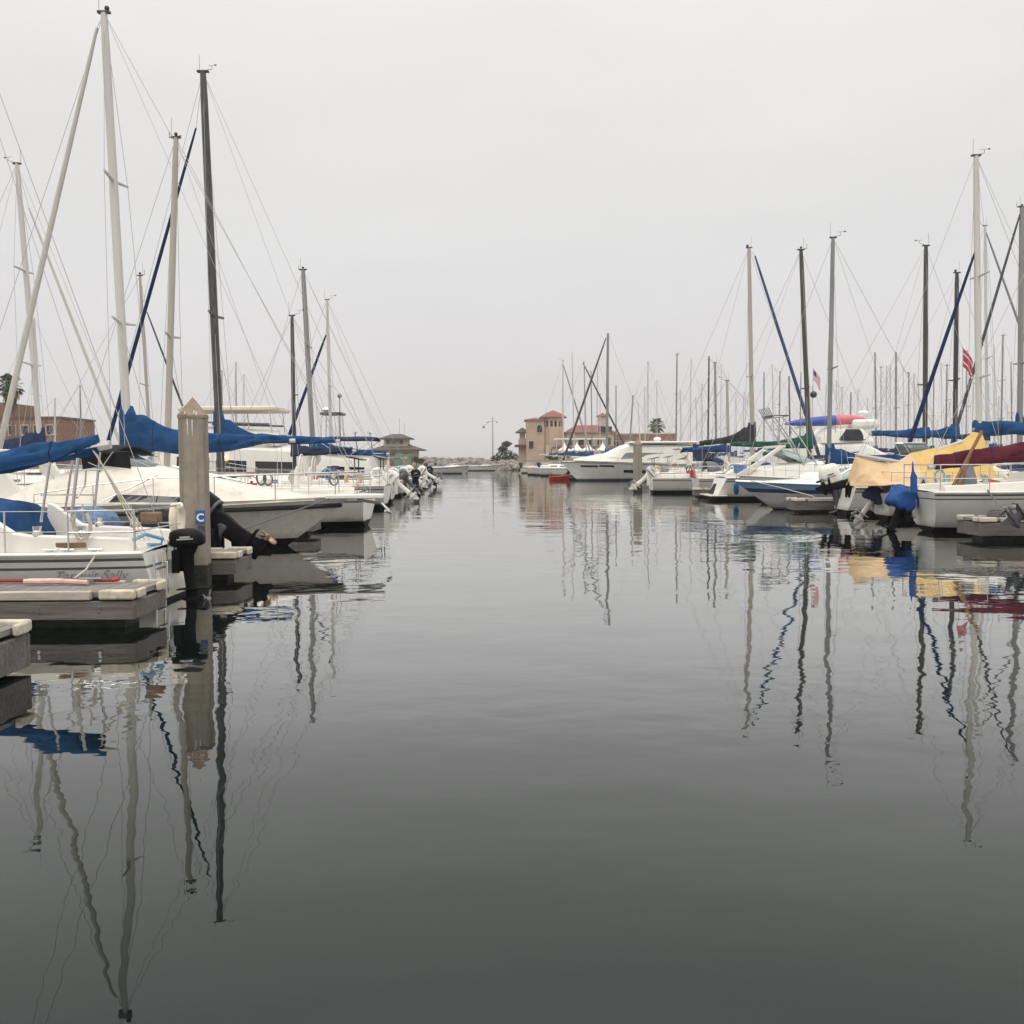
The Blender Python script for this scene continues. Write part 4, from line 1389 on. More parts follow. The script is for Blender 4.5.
for nm, x in (("left", -15.6), ("right", 20.4)):
    md = thing("main_dock", "long planked walkway dock behind the %s row of boats" % nm, "dock", (x + (-.9 if nm == "left" else .9), 60, 0), 0)
    y0, y1 = (-53, 85) if nm == "left" else (-42, 95)
    boxpart("deck", md, PLANK, (0, (y0 + y1) / 2, .40), (1.7, y1 - y0, .06))
    boxpart("fascia", md, WOODF, (0, (y0 + y1) / 2, .25), (1.78, y1 - y0 + .08, .22))
    boxpart("float", md, ALGB, (0, (y0 + y1) / 2, -.05), (1.5, y1 - y0 - .3, .36))

# red hose lying on the near finger and on the foreground one
def hose(label, pts, r, stripes=False, name="hose"):
    root = thing(name, label, "hose", pts[0])
    o = Vector(pts[0])
    rnd = random.Random(len(label))
    P2 = []
    for a, b in zip(pts, pts[1:]):
        n = 14
        for i in range(n):
            p = Vector(a).lerp(Vector(b), i / n)
            P2.append(p + V(0, rnd.uniform(-.012, .012), 0) - o)
    mb = MB(); mb.tube(P2, r, 7); mb.build("hose_run", HOSER, root)
    if stripes:
        for i in range(4, len(P2) - 6, 9):
            mb = MB(); mb.tube(P2[i:i + 5], r * 1.12, 7); mb.build("pale_sleeve", HOSEP, root)
    mb = MB(); mb.tube([P2[-1], P2[-1] + V(.07, 0, .01)], r * 1.15, 8); mb.build("nozzle", REDP, root)
    return root
hose("red fire hose with pale sleeves along the far edge of the near finger dock", [(-9, 10.96, .435), (-7.2, 10.95, .435), (-5.6, 10.96, .435), (-4.3, 10.93, .435)], .021, True)
hose("coil of red hose on the foreground finger dock corner", [(-5.2, 8.0, .435), (-4.6, 8.1, .435), (-4.2, 7.95, .435), (-4.35, 7.75, .435), (-4.7, 7.8, .435)], .032)
hose("red hose on the finger dock at the right edge", [(12.5, 21.1, .51), (11.3, 21.0, .51), (10.7, 21.1, .51)], .04)
mb = MB(); mb.tube([(-4.6, 10.78, .43), (-4.9, 10.82, .44), (-5.3, 10.80, .44)], [.028, .03, .03], 7)
tag(mb.build("pale_hose", HOSEP), "short pale pink hose end lying beside the red hose on the dock", "hose")
rc = MB()
for i in range(5):
    rr = .17 - .012 * i
    rc.tube([(10.28 + rr * cos(a), 21.2 + rr * sin(a), .49 + .03 * i) for a in [2 * pi * k / 14 for k in range(15)]], .022, 6)
tag(rc.build("rope_coil", ROPED), "dark coiled rope on the right edge finger dock", "rope")

pl = pile("square concrete pile with brown pyramid cap and blue letter sign at the left", -4.44, 14.0, 2.64, .35, rz=.13, cap_h=.29)
sg = MB(); sg.box((.10, -.182, .965), (.125, .012, .19)); sgo = sg.build("sign", SIGNB, pl, bevel=.003)
text("letter", "C", .15, WHITE, sgo, (.10, -.1905, .912), (radians(90), 0, 0), offset=.004)
sg = MB(); sg.box((.11, -.182, .80), (.10, .012, .10)); sgo = sg.build("sign", mat("tag_dark", (.05, .06, .09), .4), pl, bevel=.003)
pile("square grey pile standing in front of the white motor yacht", 7.3, 58, 3.05, .50, rz=-.1, cap_h=.42)
for x, y, lab in ((-8.9, 84, "weathered pile at the far end of the left row"),):
    pile(lab, x, y, 2.3, .42)

# ================================================================== NEAR LEFT SAILBOAT
X0, D0 = -4.35, 12.65
nb = thing("sailboat", "white sailboat beside the red hose, with blue sail cover and script name on its side", "sailboat", (X0, D0, 0), pi)
NH = Hull(7.0, 2.45, .66, .86, tr=.76, draft=.45, over=.7, rake=-.10, p=.30, sag=.02, tuck=.55,
          rowspec=[(('a', -1), 0), (('a', -.45), 0), (('a', .0), 0), (('a', .05), 0), (('f', .3), 2), (('f', .60), 2), (('f', .67), 2), (('f', .725), 1), (('f', .84), 2), (('f', .90), 3), (('f', 1), 2)])
NH.build(nb, [BLACKB, STRIPE, GELW, STRIPE], nt=28)
NH.deck(nb, DECK)
NH.rail_strip(nb, GELW, .03, name="toe_rail")
_a, _b = NH.pt(.005, .46, 1), NH.pt(.20, .46, 1)
text("boat_name", "Tarquit Sally", .165, NAMEINK, nb, (.60, lerp(_a.y, _b.y, .62 / 1.4) + .022, .35), (radians(86), 0, pi + math.atan2(_b.y - _a.y, _b.x - _a.x)), shear=.3, offset=-.0022)
for sd in (-1, 1):
    mb = MB(); rr = []
    for x, h, wv in ((.12, .05, .05), (.2, .17, .07), (.7, .2, .08), (1.3, .22, .08), (1.5, .25, .08), (1.86, .50, .07), (1.96, .52, .06)):
        y = NH.hb(x / 7) * .8 * sd; z = NH.zs(x / 7)
        rr.append([V(x, y - wv, z), V(x, y - wv * .7, z + h), V(x, y + wv * .7, z + h), V(x, y + wv, z)])
    mb.loft(rr); co = mb.build("coaming", GELW, nb, bevel=.02)
    y = NH.hb(.12) * .8 * sd + sd * .078
    mb = MB(); mb.box((.84, y, NH.zs(.12) + .10), (.36, .02, .06)); mb.build("vent", TEAK, co, bevel=.012)
    mb = MB(); mb.tube([(1.5, y + sd * .0, NH.zs(.2) + .09), (1.5, y + sd * .05, NH.zs(.2) + .09)], .07, 12); mb.build("deck_plate", STEEL, co)
for x in (.55, .86, 1.05):
    mb = MB(); y = NH.hb(x / 7) * .92; z = NH.zs(x / 7)
    mb.tube([(x - .08, y, z + .05), (x + .08, y, z + .05)], .014, 6); mb.box((x, y, z + .025), (.06, .04, .05)); mb.build("cleat", STEEL, nb)
ns = [(x, NH.hb(x / 7) * .68, NH.hb(x / 7) * .55, NH.zs(x / 7), NH.zs(x / 7) + h) for x, h in ((1.98, .48), (2.3, .5), (3, .47), (4, .38), (4.8, .22), (5.2, .04))]
cb = trunk(nb, ns, GELW)
for sd in (-1, 1):
    trunk_window(cb, ns, 2.3, 3.2, .35, .85, GLASS, sd)

rails(nb, NH, h=.50, st=(.22, .36, .52, .68), inset=.93, r=.013)
mast(nb, (3.35, 0, 1.1), (3.3, 0, 10.2), .06, ALU)
stay(nb, (3.3, 0, 10.2), (.05, 0, .7), .005, "backstay"); stay(nb, (3.3, 0, 10.2), (6.95, 0, .9), .005, "forestay")
boom_cover(nb, (3.28, 0, 1.50), (.86, 0, 1.93), BLUE, h=.20, endh=.14, sag=.17, wd=.13, seed=3, n=40)
stay(nb, (.84, 0, 2.0), (3.3, 0, 10.1), .004, "topping_lift")
for k, dx in enumerate((0, .06, .12)):
    stay(nb, (.92, .03 * k, 1.9), (.35 - dx, .05, .75), .009, "mainsheet", ROPEW)
fr = MB()
def LN(px, py, D): return to_local(nb, P(px, py, D))
for a, b, dd, r_ in (((50, 462), (41, 522), 12.0, .017), ((73, 458), (65, 512), 13.2, .015), ((78, 458), (71, 522), 12.0, .022), ((100, 452), (94, 515), 13.0, .018)):
    fr.tube([LN(*a, dd), LN(*b, dd)], r_, 8)
fr.tube([LN(41, 495, 12.0), LN(95, 495, 13.0)], .012, 6)
fr.tube([LN(73, 470, 12.6), LN(100, 470, 13.0)], .012, 6)
fr.tube([LN(86, 470, 12.6), LN(85, 485, 12.6), LN(77, 498, 12.4), LN(74, 497, 12.2)], .012, 6)
fr.build("boom_gallows", STEEL, nb)
outboard(nb, (-.10, .05, .52), s=.80, tilt=3, cowl=BLK, leg=BLKM, tiller=True, trim=BLKM, ch=.62)
mb = MB(); mb.box((-.06, -.02, .55), (.08, .34, .42)); mb.box((-.02, .25, .3), (.1, .05, .4)); mb.build("motor_bracket", STEEL, nb, bevel=.01)
mb = MB()
mb.tube([(.18, .72, .80), (.08, .6, .86), (-.02, .3, .78), (.05, .15, .70), (.12, .4, .72), (.03, .55, .62), (-.02, .6, .5)], .022, 6); mb.build("mooring_line", ROPEB, nb)
mb = MB(); mb.tube([(.5, .96, .70), (.55, 1.2, .5), (.6, 1.4, .42)], .012, 5); mb.build("mooring_line", ROPEW, nb)
for x in (.75, 1.25):
    for sd in (-1, 1):
        mb = MB(); y = NH.hb(x / 7) * .8 * sd; z = NH.zs(x / 7) + .2
        mb.tube([(x, y, z), (x, y, z + .05), (x, y, z + .07), (x, y, z + .12)], [.06, .06, .045, .055], 12); mb.build("winch", STEEL, nb)
mb = MB(); c = V(.10, -.62, .98)
mb.tube([c + V(0, .17 * sin(a), .2 * cos(a)) for a in [2.4 * k / 10 - 1.2 + pi for k in range(-6, 17)]], .055, 8); mb.build("horseshoe_buoy", CREAM, nb)
mb = MB(); c = V(.7, .93, 1.0)
mb.tube([c + V(.10 * cos(a), .02 * sin(3 * a), .17 * sin(a)) for a in [2 * pi * i / 12 for i in range(13)]], .022, 6); mb.build("rope_coil", ROPEW, nb)
mb = MB(); mb.box((.02, .55, 1.06), (.22, .16, .13)); mb.build("outboard_bracket_pad", TEAK, nb, bevel=.02)
mb = MB()
for z in (.05, .25, .45):
    mb.tube([(-.09, .42, z), (-.09, .72, z)], .014, 6)
mb.tube([(-.05, .42, .62), (-.09, .42, -.1)], .014, 6); mb.tube([(-.05, .72, .62), (-.09, .72, -.1)], .014, 6)
mb.build("boarding_ladder", STEEL, nb)

# ================================================================== COVERED RUNABOUT WITH TILTED OUTBOARD
lump(nb, "spray_hood", BLUE, [(1.80, .80, .70, .40), (1.86, .84, .70, .55), (2.3, .86, .70, .60), (2.8, .82, .72, .50), (3.1, .6, .9, .1)], 3)
rb, RH = motorboat("small white runabout under blue and black covers with black outboard tilted up", 16.1, -4.8, -1, 5.0, 1.95, (.55, .75), [BLACKB, STRIPE, GELW, STRIPE],
                   outs=(), rail=False, rub=RUBR)
lump(rb, "cover", BLACKC, [(.62, .25, .56, .12), (.72, .42, .55, .36), (.9, .55, .55, .46), (1.15, .62, .55, .36), (1.6, .8, .55, .06)], 1)
lump(rb, "cover", BLUEL, [(1.62, .45, .55, .30), (1.75, .6, .55, .44), (2.0, .66, .55, .50), (2.3, .66, .56, .42), (2.5, .6, .56, .1)], 4)
mb = MB(); mb.box((-.02, .15, .60), (.5, .26, .30), ry=.9); mb.build('motor_panel', OBG, rb, bevel=.04)
outboard(rb, (-.06, .15, .60), s=1.0, fat=1.7, ch=1.35, tilt=52, cowl=BLK, leg=BLKM, prop=mat("prop_bronze", (.45, .30, .22), .3, .7), trim=OBG)
mb = MB(); mb.box((-.05, .15, .5), (.14, .6, .35)); mb.build("transom_pad", BLKM, rb, bevel=.02)

# ================================================================== BIG EXPRESS CRUISER, BOW TO THE FAIRWAY
CX = -13.9
def cs(px): return (px - 512) * .0200 - CX
csts = [(3.6, 1.35, 1.15, .82, .90), (4.3, 1.38, 1.15, .82, 1.30), (5.1, 1.4, 1.1, .82, 1.58), (5.9, 1.4, 1.08, .83, 1.72), (6.7, 1.38, 1.05, .84, 1.62), (7.4, 1.3, 1.0, .86, 1.46), (8.3, 1.1, .82, .89, 1.27), (9.2, .8, .55, .93, 1.12), (9.9, .45, .28, .95, 1.0)]
cr_, CH = motorboat("large white express cruiser with dark rub rail, its bow right of the concrete pile", 20.7, CX, 1, 10.6, 3.4, (.85, 1.02), [BLACKB, STRIPE, GEL, GEL],
                    csts, GEL, [(cs(122), cs(190), .28, .55, GLASS, .12)], cat="motorboat", name="motor_cruiser", rubr=.055, rubf=.80, over=1.5)
mb = MB(); rr = []
for x, wv in ((10.1, .42), (10.5, .34), (11.0, .26), (11.25, .16)):
    rr.append([V(x, -wv, .97), V(x, wv, .97), V(x, wv, 1.06), V(x, -wv, 1.06)])
mb.loft(rr); mb.build("bow_platform", GELW, cr_, bevel=.02)
mb = MB(); mb.tube([(10.7, 0, .94), (11.2, 0, .86), (11.35, 0, .7)], .035, 6); mb.tube([(11.3, -.2, .72), (11.38, 0, .66), (11.3, .2, .72)], .03, 6); mb.build("anchor", STEEL, cr_)
windscreen(cr_, 5.85, 6.85, 1.02, 1.58, 1.98, GLASSG, STEEL)
bimini(cr_, 4.55, 6.1, 1.1, 2.12, BLACKC, .9)
mb = MB(); mb.box((5.9, -.95, 1.78), (.95, .05, .38), rx=.25); mb.build("side_curtain", BLACKC, cr_, bevel=.01)
mb = MB()
for sd in (-1, 1):
    mb.loft([[V(x - w_, sd * 1.18, z), V(x + w_, sd * 1.18, z), V(x + w_, sd * 1.08, z), V(x - w_, sd * 1.08, z)] for x, w_, z in ((4.2, .3, .9), (3.9, .18, 1.5), (3.65, .16, 1.95))])
mb.box((3.65, 0, 1.98), (.36, 2.3, .09)); mb.build("radar_arch", GELW, cr_, bevel=.03)
mb = MB(); mb.tube([(7.2, -.9, 1.66), (8.6, -.9, 1.35)], .02, 6); mb.tube([(6.0, -1.42, 1.0), (7.0, -1.2, 1.5)], .016, 6); mb.build("grab_rail", STEEL, cr_)
mb = MB(); mb.tube([(10.2, -.42, .98), (9.6, -1.6, .74), (8.9, -3.2, .46), (8.7, -4.6, .46)], .016, 5); mb.build("mooring_line", ROPED, cr_)

# ================================================================== LEFT ROW SAILBOATS
thick = [(('a', -1), 0), (('a', -.45), 0), (('a', .08), 0), (('a', .20), 0), (('f', .45), 2), (('f', .7), 2), (('f', .82), 2), (('f', .87), 3), (('f', 1), 2)]
sA, HA, mA, _ = sailboat("tall white masted sailboat with white furled jib and long blue sail cover behind the cruiser", 27.2, -3.85, -1, L=11.6, B=3.5, mp=((104, 13), (127, 425)), mr=.115, mm=MASTW,
         spread=(.34, .645), boom=(2.30, 4.55, BLUE, .40, .95, dict(rise=.02, belly=.2, wd=.22, sag=.2, endh=.12)), jib=(SAILW, (97, 28), (2, 436), .075), fb=(.82, 1.25), base_z=1.3, over=1.4)
sC, _, _, _ = sailboat("beige masted sailboat seen just left of the concrete pile", 31.6, -4.7, -1, L=9.6, B=3.0, mp=((176, 138), (168, 425)), mr=.10, mm=MASTB, spread=(.42,),
         boom=(2.2, 3.8, CREAM, .25, .3), fb=(.8, 1.1))
MASTB2 = mat("mast_charcoal", (.055, .052, .052), .4, .2, var=.25, scale=2, stretch=(3, 3, .3), stain=(.3, .29, .28), stain_amt=.4)
sB, _, _, _ = sailboat("dark masted sailboat with blue furled jib behind the square concrete pile", 38, -4.7, -1, L=11.2, B=3.4, mp=((203, 72), (219, 425)), mr=.15, mm=MASTB2, spread=(.40,),
         boom=(2.45, 4.6, BLUE, .45, 1.2, dict(rise=.1, wd=.2)), jib=(BLUEJ, (196, 128), (112, 428), .07), fb=(.85, 1.2), sag=.03)
sailboat("small dark masted sailboat with white outboard tilted up left of the harbour channel", 42.6, -5.0, -1, L=7.6, B=2.5, mp=((292, 316), (294, 430)), mr=.085, mm=MASTD, spread=(.5,), fb=(.75, 1.0),
         boom=(2.1, 2.6, NAVY, .25, .3), motor=dict(s=1.15, tilt=48, cowl=OBW, leg=OBW, trim=OBW))
sailboat("grey masted sailboat with tapering blue cover pointing at the brown pavilion", 51, -5.5, -1, L=8.6, B=2.8, mp=((303, 270), (312, 430)), mr=.13, mm=MASTG, spread=(.62,), fb=(.8, 1.1),
         boom=(2.25, 3.9, BLUE, .45, .5, dict(rise=-.1, wd=.2)), motor=dict(s=1.0, tilt=40, cowl=OBG, leg=OBG), vane=True)
sailboat("slim white masted sailboat with blue furled jib just right of the grey mast", 55.6, -5.5, -1, L=8.4, B=2.7, mp=((327, 300), (330, 410)), mr=.085, mm=MASTW, spread=(.5,), fb=(.8, 1.1),
         boom=(2.1, 3.0, SAILW, .22, .2), jib=(BLUEJ, (326, 335), (293, 425), .085), motor=dict(s=1.0, tilt=10, cowl=BLK, leg=BLKM))
sailboat("white masted sailboat with white furled jib far left above the brick block", 40, -25.6, 1, L=11, B=3.3, mp=((17, 164), (39, 430)), mr=.11, mm=MASTW, spread=(.36, .66), fb=(.9, 1.2),
         boom=(2.3, 4.0, NAVY, .5, .6), jib=(SAILW, (29, 208), (113, 425), .06))
sailboat("thin beige masted sailboat with dark furled jib between two white masts at the left", 46, -22.5, 1, L=9.2, B=2.9, mp=((140, 276), (149, 425)), mr=.075, mm=MASTB, spread=(.45,), fb=(.85, 1.1), detail=1,
         boom=(2.2, 3.0, BLUE, .35, .4), jib=(MASTD, (147, 312), (184, 410), .05))

# trawler with hardtop
tw = [(3.2, 1.7, 1.6, 1.1, 1.75), (3.3, 1.7, 1.6, 1.1, 2.4), (6.0, 1.75, 1.62, 1.12, 2.55), (9.4, 1.6, 1.45, 1.3, 2.75), (10.2, 1.4, 1.1, 1.4, 2.1), (10.6, 1.2, .9, 1.4, 1.5)]
tr_, TH = motorboat("flybridge trawler with long white hardtop above the blue sail covers at the left", 47, -6.0, -1, 12.2, 3.9, (1.1, 1.7), [BLACKB, STRIPE, GELW, STRIPE], tw, GELW,
                    [(3.8, 5.6, .2, .8, GLASS, 0), (6.0, 7.4, .2, .8, GLASS, 0), (7.7, 9.2, .25, .85, GLASS, 0)], cat="motorboat", name="trawler")
fb_ = [(4.6, 1.5, 1.45, 2.52, 3.05), (5.2, 1.5, 1.45, 2.54, 3.2), (8.2, 1.4, 1.35, 2.6, 3.4), (8.9, 1.2, 1.0, 2.7, 2.9)]
trunk(tr_, fb_, GELW, "flybridge")
mb = MB(); mb.box((6.9, 0, 4.22), (4.5, 2.9, .22)); mb.build("hardtop", CREAM, tr_, bevel=.06)
for x in (4.9, 6.6, 8.6):
    for sd in (-1, 1):
        mb = MB(); mb.tube([(x, sd * 1.3, 3.0), (x + .1, sd * 1.3, 4.15)], .03, 6); mb.build("hardtop_post", STEEL, tr_)
mb = MB(); mb.tube([(5.0, -1.42, 3.5), (6.5, -1.42, 3.55), (8.4, -1.3, 3.62)], .05, 6); mb.tube([(5.0, 1.42, 3.5), (6.5, 1.42, 3.55), (8.4, 1.3, 3.62)], .05, 6); mb.build("fly_rail", GREYC, tr_)
ac = [(.4, 1.5, 1.4, 1.05, 1.5), (.5, 1.5, 1.4, 1.05, 1.95), (2.6, 1.55, 1.42, 1.1, 2.05), (2.9, 1.55, 1.42, 1.1, 1.6)]
acb = trunk(tr_, ac, GELW, "aft_cabin")
for sd in (-1, 1):
    trunk_window(acb, ac, .7, 1.4, .35, .8, GLASS, sd); trunk_window(acb, ac, 1.6, 2.4, .35, .8, GLASS, sd)
bimini(tr_, .3, 2.9, 1.3, 2.95, NAVY, 1.9); fender(tr_, (2.2, 2.02, .7)); fender(tr_, (5.2, 2.05, .7), BLUE); fender(tr_, (-.1, .8, .6))
LAMP = bpy.data.materials.new("cabin_lamp"); LAMP.use_nodes = True
LAMP.node_tree.nodes["Principled BSDF"].inputs["Emission Color"].default_value = (1, .45, .12, 1)
LAMP.node_tree.nodes["Principled BSDF"].inputs["Emission Strength"].default_value = 1.2
mb = MB(); mb.ball((6.9, 1.74, 1.95), .13, n=10, m=6); mb.build("cabin_lamp", LAMP, tr_)
# fishing boat with tower
fsts = [(3.0, 1.2, 1.1, 1.0, 1.6), (3.2, 1.2, 1.05, 1.0, 2.1), (5.0, 1.15, .95, 1.05, 2.15), (5.8, 1.0, .7, 1.1, 1.4), (7.0, .6, .4, 1.2, 1.25)]
fs, FH = motorboat("sport fishing boat with slender lookout tower and radar left of the channel", 60.2, -6.2, -1, 8.6, 2.9, (.9, 1.4), [BLUEB, STRIPE, GELW, STRIPEB], fsts, GELW, [(3.4, 4.9, .3, .85, GLASS, 0)], cat="motorboat", name="fishing_boat",
                   outs=(dict(at=(-.15, 0, .75), s=1.2, tilt=45, cowl=OBW, leg=OBW),))
mb = MB()
for x in (3.9, 5.2):
    for sd in (-1, 1):
        mb.tube([(x, sd * 1.0, 1.2), (lerp(x, 4.55, .25), sd * .75, 4.55)], .035, 6)
mb.tube([(3.9, -.95, 2.7), (5.2, -.95, 2.7), (5.2, .95, 2.7), (3.9, .95, 2.7), (3.9, -.95, 2.7)], .03, 6)
mb.build("lookout_tower", STEEL, fs)
mb = MB(); mb.box((4.5, 0, 4.65), (1.3, 1.6, .16)); mb.build("tower_top", OBG, fs, bevel=.04)
mb = MB(); mb.tube([(4.0, .5, 2.1), (4.0, .5, 5.7)], [.05, .03], 6); mb.ball((4.0, .5, 5.7), .14, n=8, m=5); mb.build("antenna_mast", MASTG, fs)
mb = MB(); mb.ball((4.9, 0, 4.9), .3, n=12, m=6, sc=(1, 1, .5)); mb.build("radome", WHITE, fs)

def small_runabout(label, D, stern, d, L=5.4, ob=None, screen=True, hull=None, tilt=45, s=1.0, group=None, fb=(.7, .95), low=BLACKB, cov=None):
    st = [(L * .42, .78, .6, fb[0] + .02, fb[0] + .35), (L * .52, .78, .55, fb[0] + .04, fb[0] + .30), (L * .8, .45, .3, fb[0] + .12, fb[0] + .22), (L * .9, .2, .1, fb[0] + .16, fb[0] + .18)]
    o = ob or (OBW, OBW)
    r, H = motorboat(label, D, stern, d, L, L * .38, fb, hull or [low, STRIPE, GELW, STRIPE], st, GELW, rail=True,
                     screen=(L * .42, L * .55, .72, fb[0] + .33, fb[0] + .75) if screen else None, group=group,
                     outs=(dict(at=(-.12, 0, fb[0] + .08), s=s, tilt=tilt, cowl=o[0], leg=o[1]),))
    for sd in (-1, 1):
        mb = MB(); mb.box((L * .22, sd * L * .19 * .78, fb[0] + .1), (L * .36, .12, .2)); mb.build("coaming", GELW, r, bevel=.03)
    for y in (-.4, .4):
        mb = MB(); mb.box((L * .34, y, fb[0] + .28), (.45, .45, .35)); mb.box((L * .30, y, fb[0] + .55), (.1, .45, .4), ry=-.15); mb.build("seat", cov or BLUEL, r, bevel=.04)
    return r
small_runabout("white runabout with white outboard tilted high beyond the masts on the left", 65, -5.7, -1, 5.6, (OBW, OBW), tilt=58, s=1.15)
small_runabout("white runabout with black outboard near the far end of the left row", 69.5, -5.9, -1, 5.2, (BLK, BLKM), tilt=20)
small_runabout("pale runabout with grey outboard second from the end of the left row", 74.5, -6.2, -1, 5.4, (OBG, OBG), tilt=55)
small_runabout("dark hulled runabout with raised outboard at the end of the left row", 80, -6.6, -1, 5.8, (BLK, OBG), tilt=62, hull=[BLACKB, STRIPE, STRIPEB, STRIPE])
for i, (D, lab, ys, cm) in enumerate(((86, "distant sailboat with blue cover behind the end of the left row", 330, BLUE), (93, "distant sailboat with grey cover right of the slim white mast on the left", 372, GREYC))):
    pxm = (357, 372)[i]
    # masts kept low: only their covers and hulls show above the nearer boats
    sailboat(lab, D, (pxm - 512) * D / 1000 + 5, -1, L=8, mp=((pxm - 2, 438 - 4), (pxm, 447)), mr=.06, mm=MASTG, detail=1, boom=(2.0, 2.6, cm, .35, .2), lines=False, spread=())
# ================================================================== RIGHT ROW
two = [(('a', -1), 0), (('a', -.45), 0), (('a', .06), 0), (('a', .13), 0), (('f', .35), 2), (('f', .62), 2), (('f', .80), 2), (('f', .835), 1), (('f', .90), 2), (('f', .945), 3), (('f', 1), 2)]
s1 = thing("sailboat", "white sailboat at the right edge with maroon sail cover and blue bagged outboard", "sailboat", (9.5, 23.55, 0), 0)
H1 = Hull(9.8, 3.1, .95, 1.25, tr=.70, draft=.5, over=1.2, rake=.30, p=.42, sag=.03, rowspec=two, tuck=.93)
H1.build(s1, [BLACKB, STRIPE, GELW, STRIPE], nt=28)
H1.deck(s1, DECK); H1.rail_strip(s1, GELW, .03, name="toe_rail")
st1 = [(x, H1.hb(x / 9.8) * .66, H1.hb(x / 9.8) * .54, H1.zs(x / 9.8), H1.zs(x / 9.8) + h) for x, h in ((2.6, .40), (3.2, .42), (4.5, .42), (6, .34), (7, .18), (7.4, .05))]
c1 = trunk(s1, st1, GELW)
for sd in (-1, 1):
    trunk_window(c1, st1, 3.0, 4.0, .3, .8, GLASS, sd); trunk_window(c1, st1, 4.4, 5.6, .3, .8, GLASS, sd)
    mb = MB(); rr = []
    for i in range(7):
        x = lerp(.3, 2.6, i / 6); y = H1.hb(x / 9.8) * .74 * sd; z = H1.zs(x / 9.8); h = .14 + .12 * i / 6
        rr.append([V(x, y - .1, z), V(x, y - .07, z + h), V(x, y + .07, z + h), V(x, y + .1, z)])
    mb.loft(rr); mb.build("coaming", GELW, s1, bevel=.02)
    for x in (1.2, 2.1):
        mb = MB(); y = H1.hb(x / 9.8) * .74 * sd; z = H1.zs(x / 9.8)
        mb.tube([(x, y, z + .2), (x, y, z + .3), (x, y, z + .36)], [.07, .055, .065], 12); mb.build("winch", STEEL, s1)
rails(s1, H1, h=.62, st=(.22, .34, .48, .62, .76), inset=.94, r=.014)
mast(s1, (6.0, 0, 1.3), (5.95, 0, 13.2), .075, ALU, (.5,))
stay(s1, (5.95, 0, 13.2), (.05, 0, .98), .006, "backstay"); stay(s1, (5.95, 0, 13.2), (9.7, 0, 1.3), .006, "forestay")
boom_cover(s1, (5.9, 0, 2.22), (.45, 0, 1.52), MAROON, h=.40, endh=.26, sag=.30, wd=.2, seed=5, n=46)
for a, b, w_ in (((952, 488), (982, 431), .10), ((958, 487), (974, 446), .09)):
    A_, B_ = to_local(s1, P(a[0], a[1], 23.2)), to_local(s1, P(b[0], b[1], 23.5))
    mb = MB(); mb.tube([A_, B_], w_ * .5, 4, flat=.5); mb.build("boom_crutch", VARN, s1)
lump(s1, "pedestal_cover", GREYC, [(1.02, .12, .95, .35), (1.1, .22, .95, .62), (1.3, .22, .95, .66), (1.4, .14, .95, .4)], 2)
lump(s1, "winch_cover", STRIPER, [(1.55, .08, 1.15, .03), (1.7, .16, 1.15, .09), (1.95, .1, 1.15, .03)], 6)
outboard(s1, (-.12, .1, .46), s=1.08, tilt=22, cowl=BLK, leg=BLKM, cover=BLUEV, ch=.62)
mb = MB(); mb.box((-.05, .1, .55), (.10, .4, .45)); mb.build("motor_bracket", STEEL, s1, bevel=.01)
mb = MB(); p0 = to_local(s1, P(914, 492, 23.0))
mb.tube([p0, p0 + V(-.01, 0, .35), p0 + V(-.03, 0, .48), p0 + V(-.04, 0, .7)], [.085, .08, .03, .012], 8); mb.build("rod_cover", BLUEV, s1)
mb = MB(); mb.tube([(1.1, -1.28, 1.0), (1.0, -1.9, .75), (.75, -2.35, .52)], .018, 6); mb.build("mooring_line", ROPED, s1)

# small boat at the right margin
small_runabout("open boat with grey and white outboard tilted up in the right bottom corner", 18.6, 10.15, 1, 4.8, (OBW, OBG), tilt=55, s=1.0, screen=False)

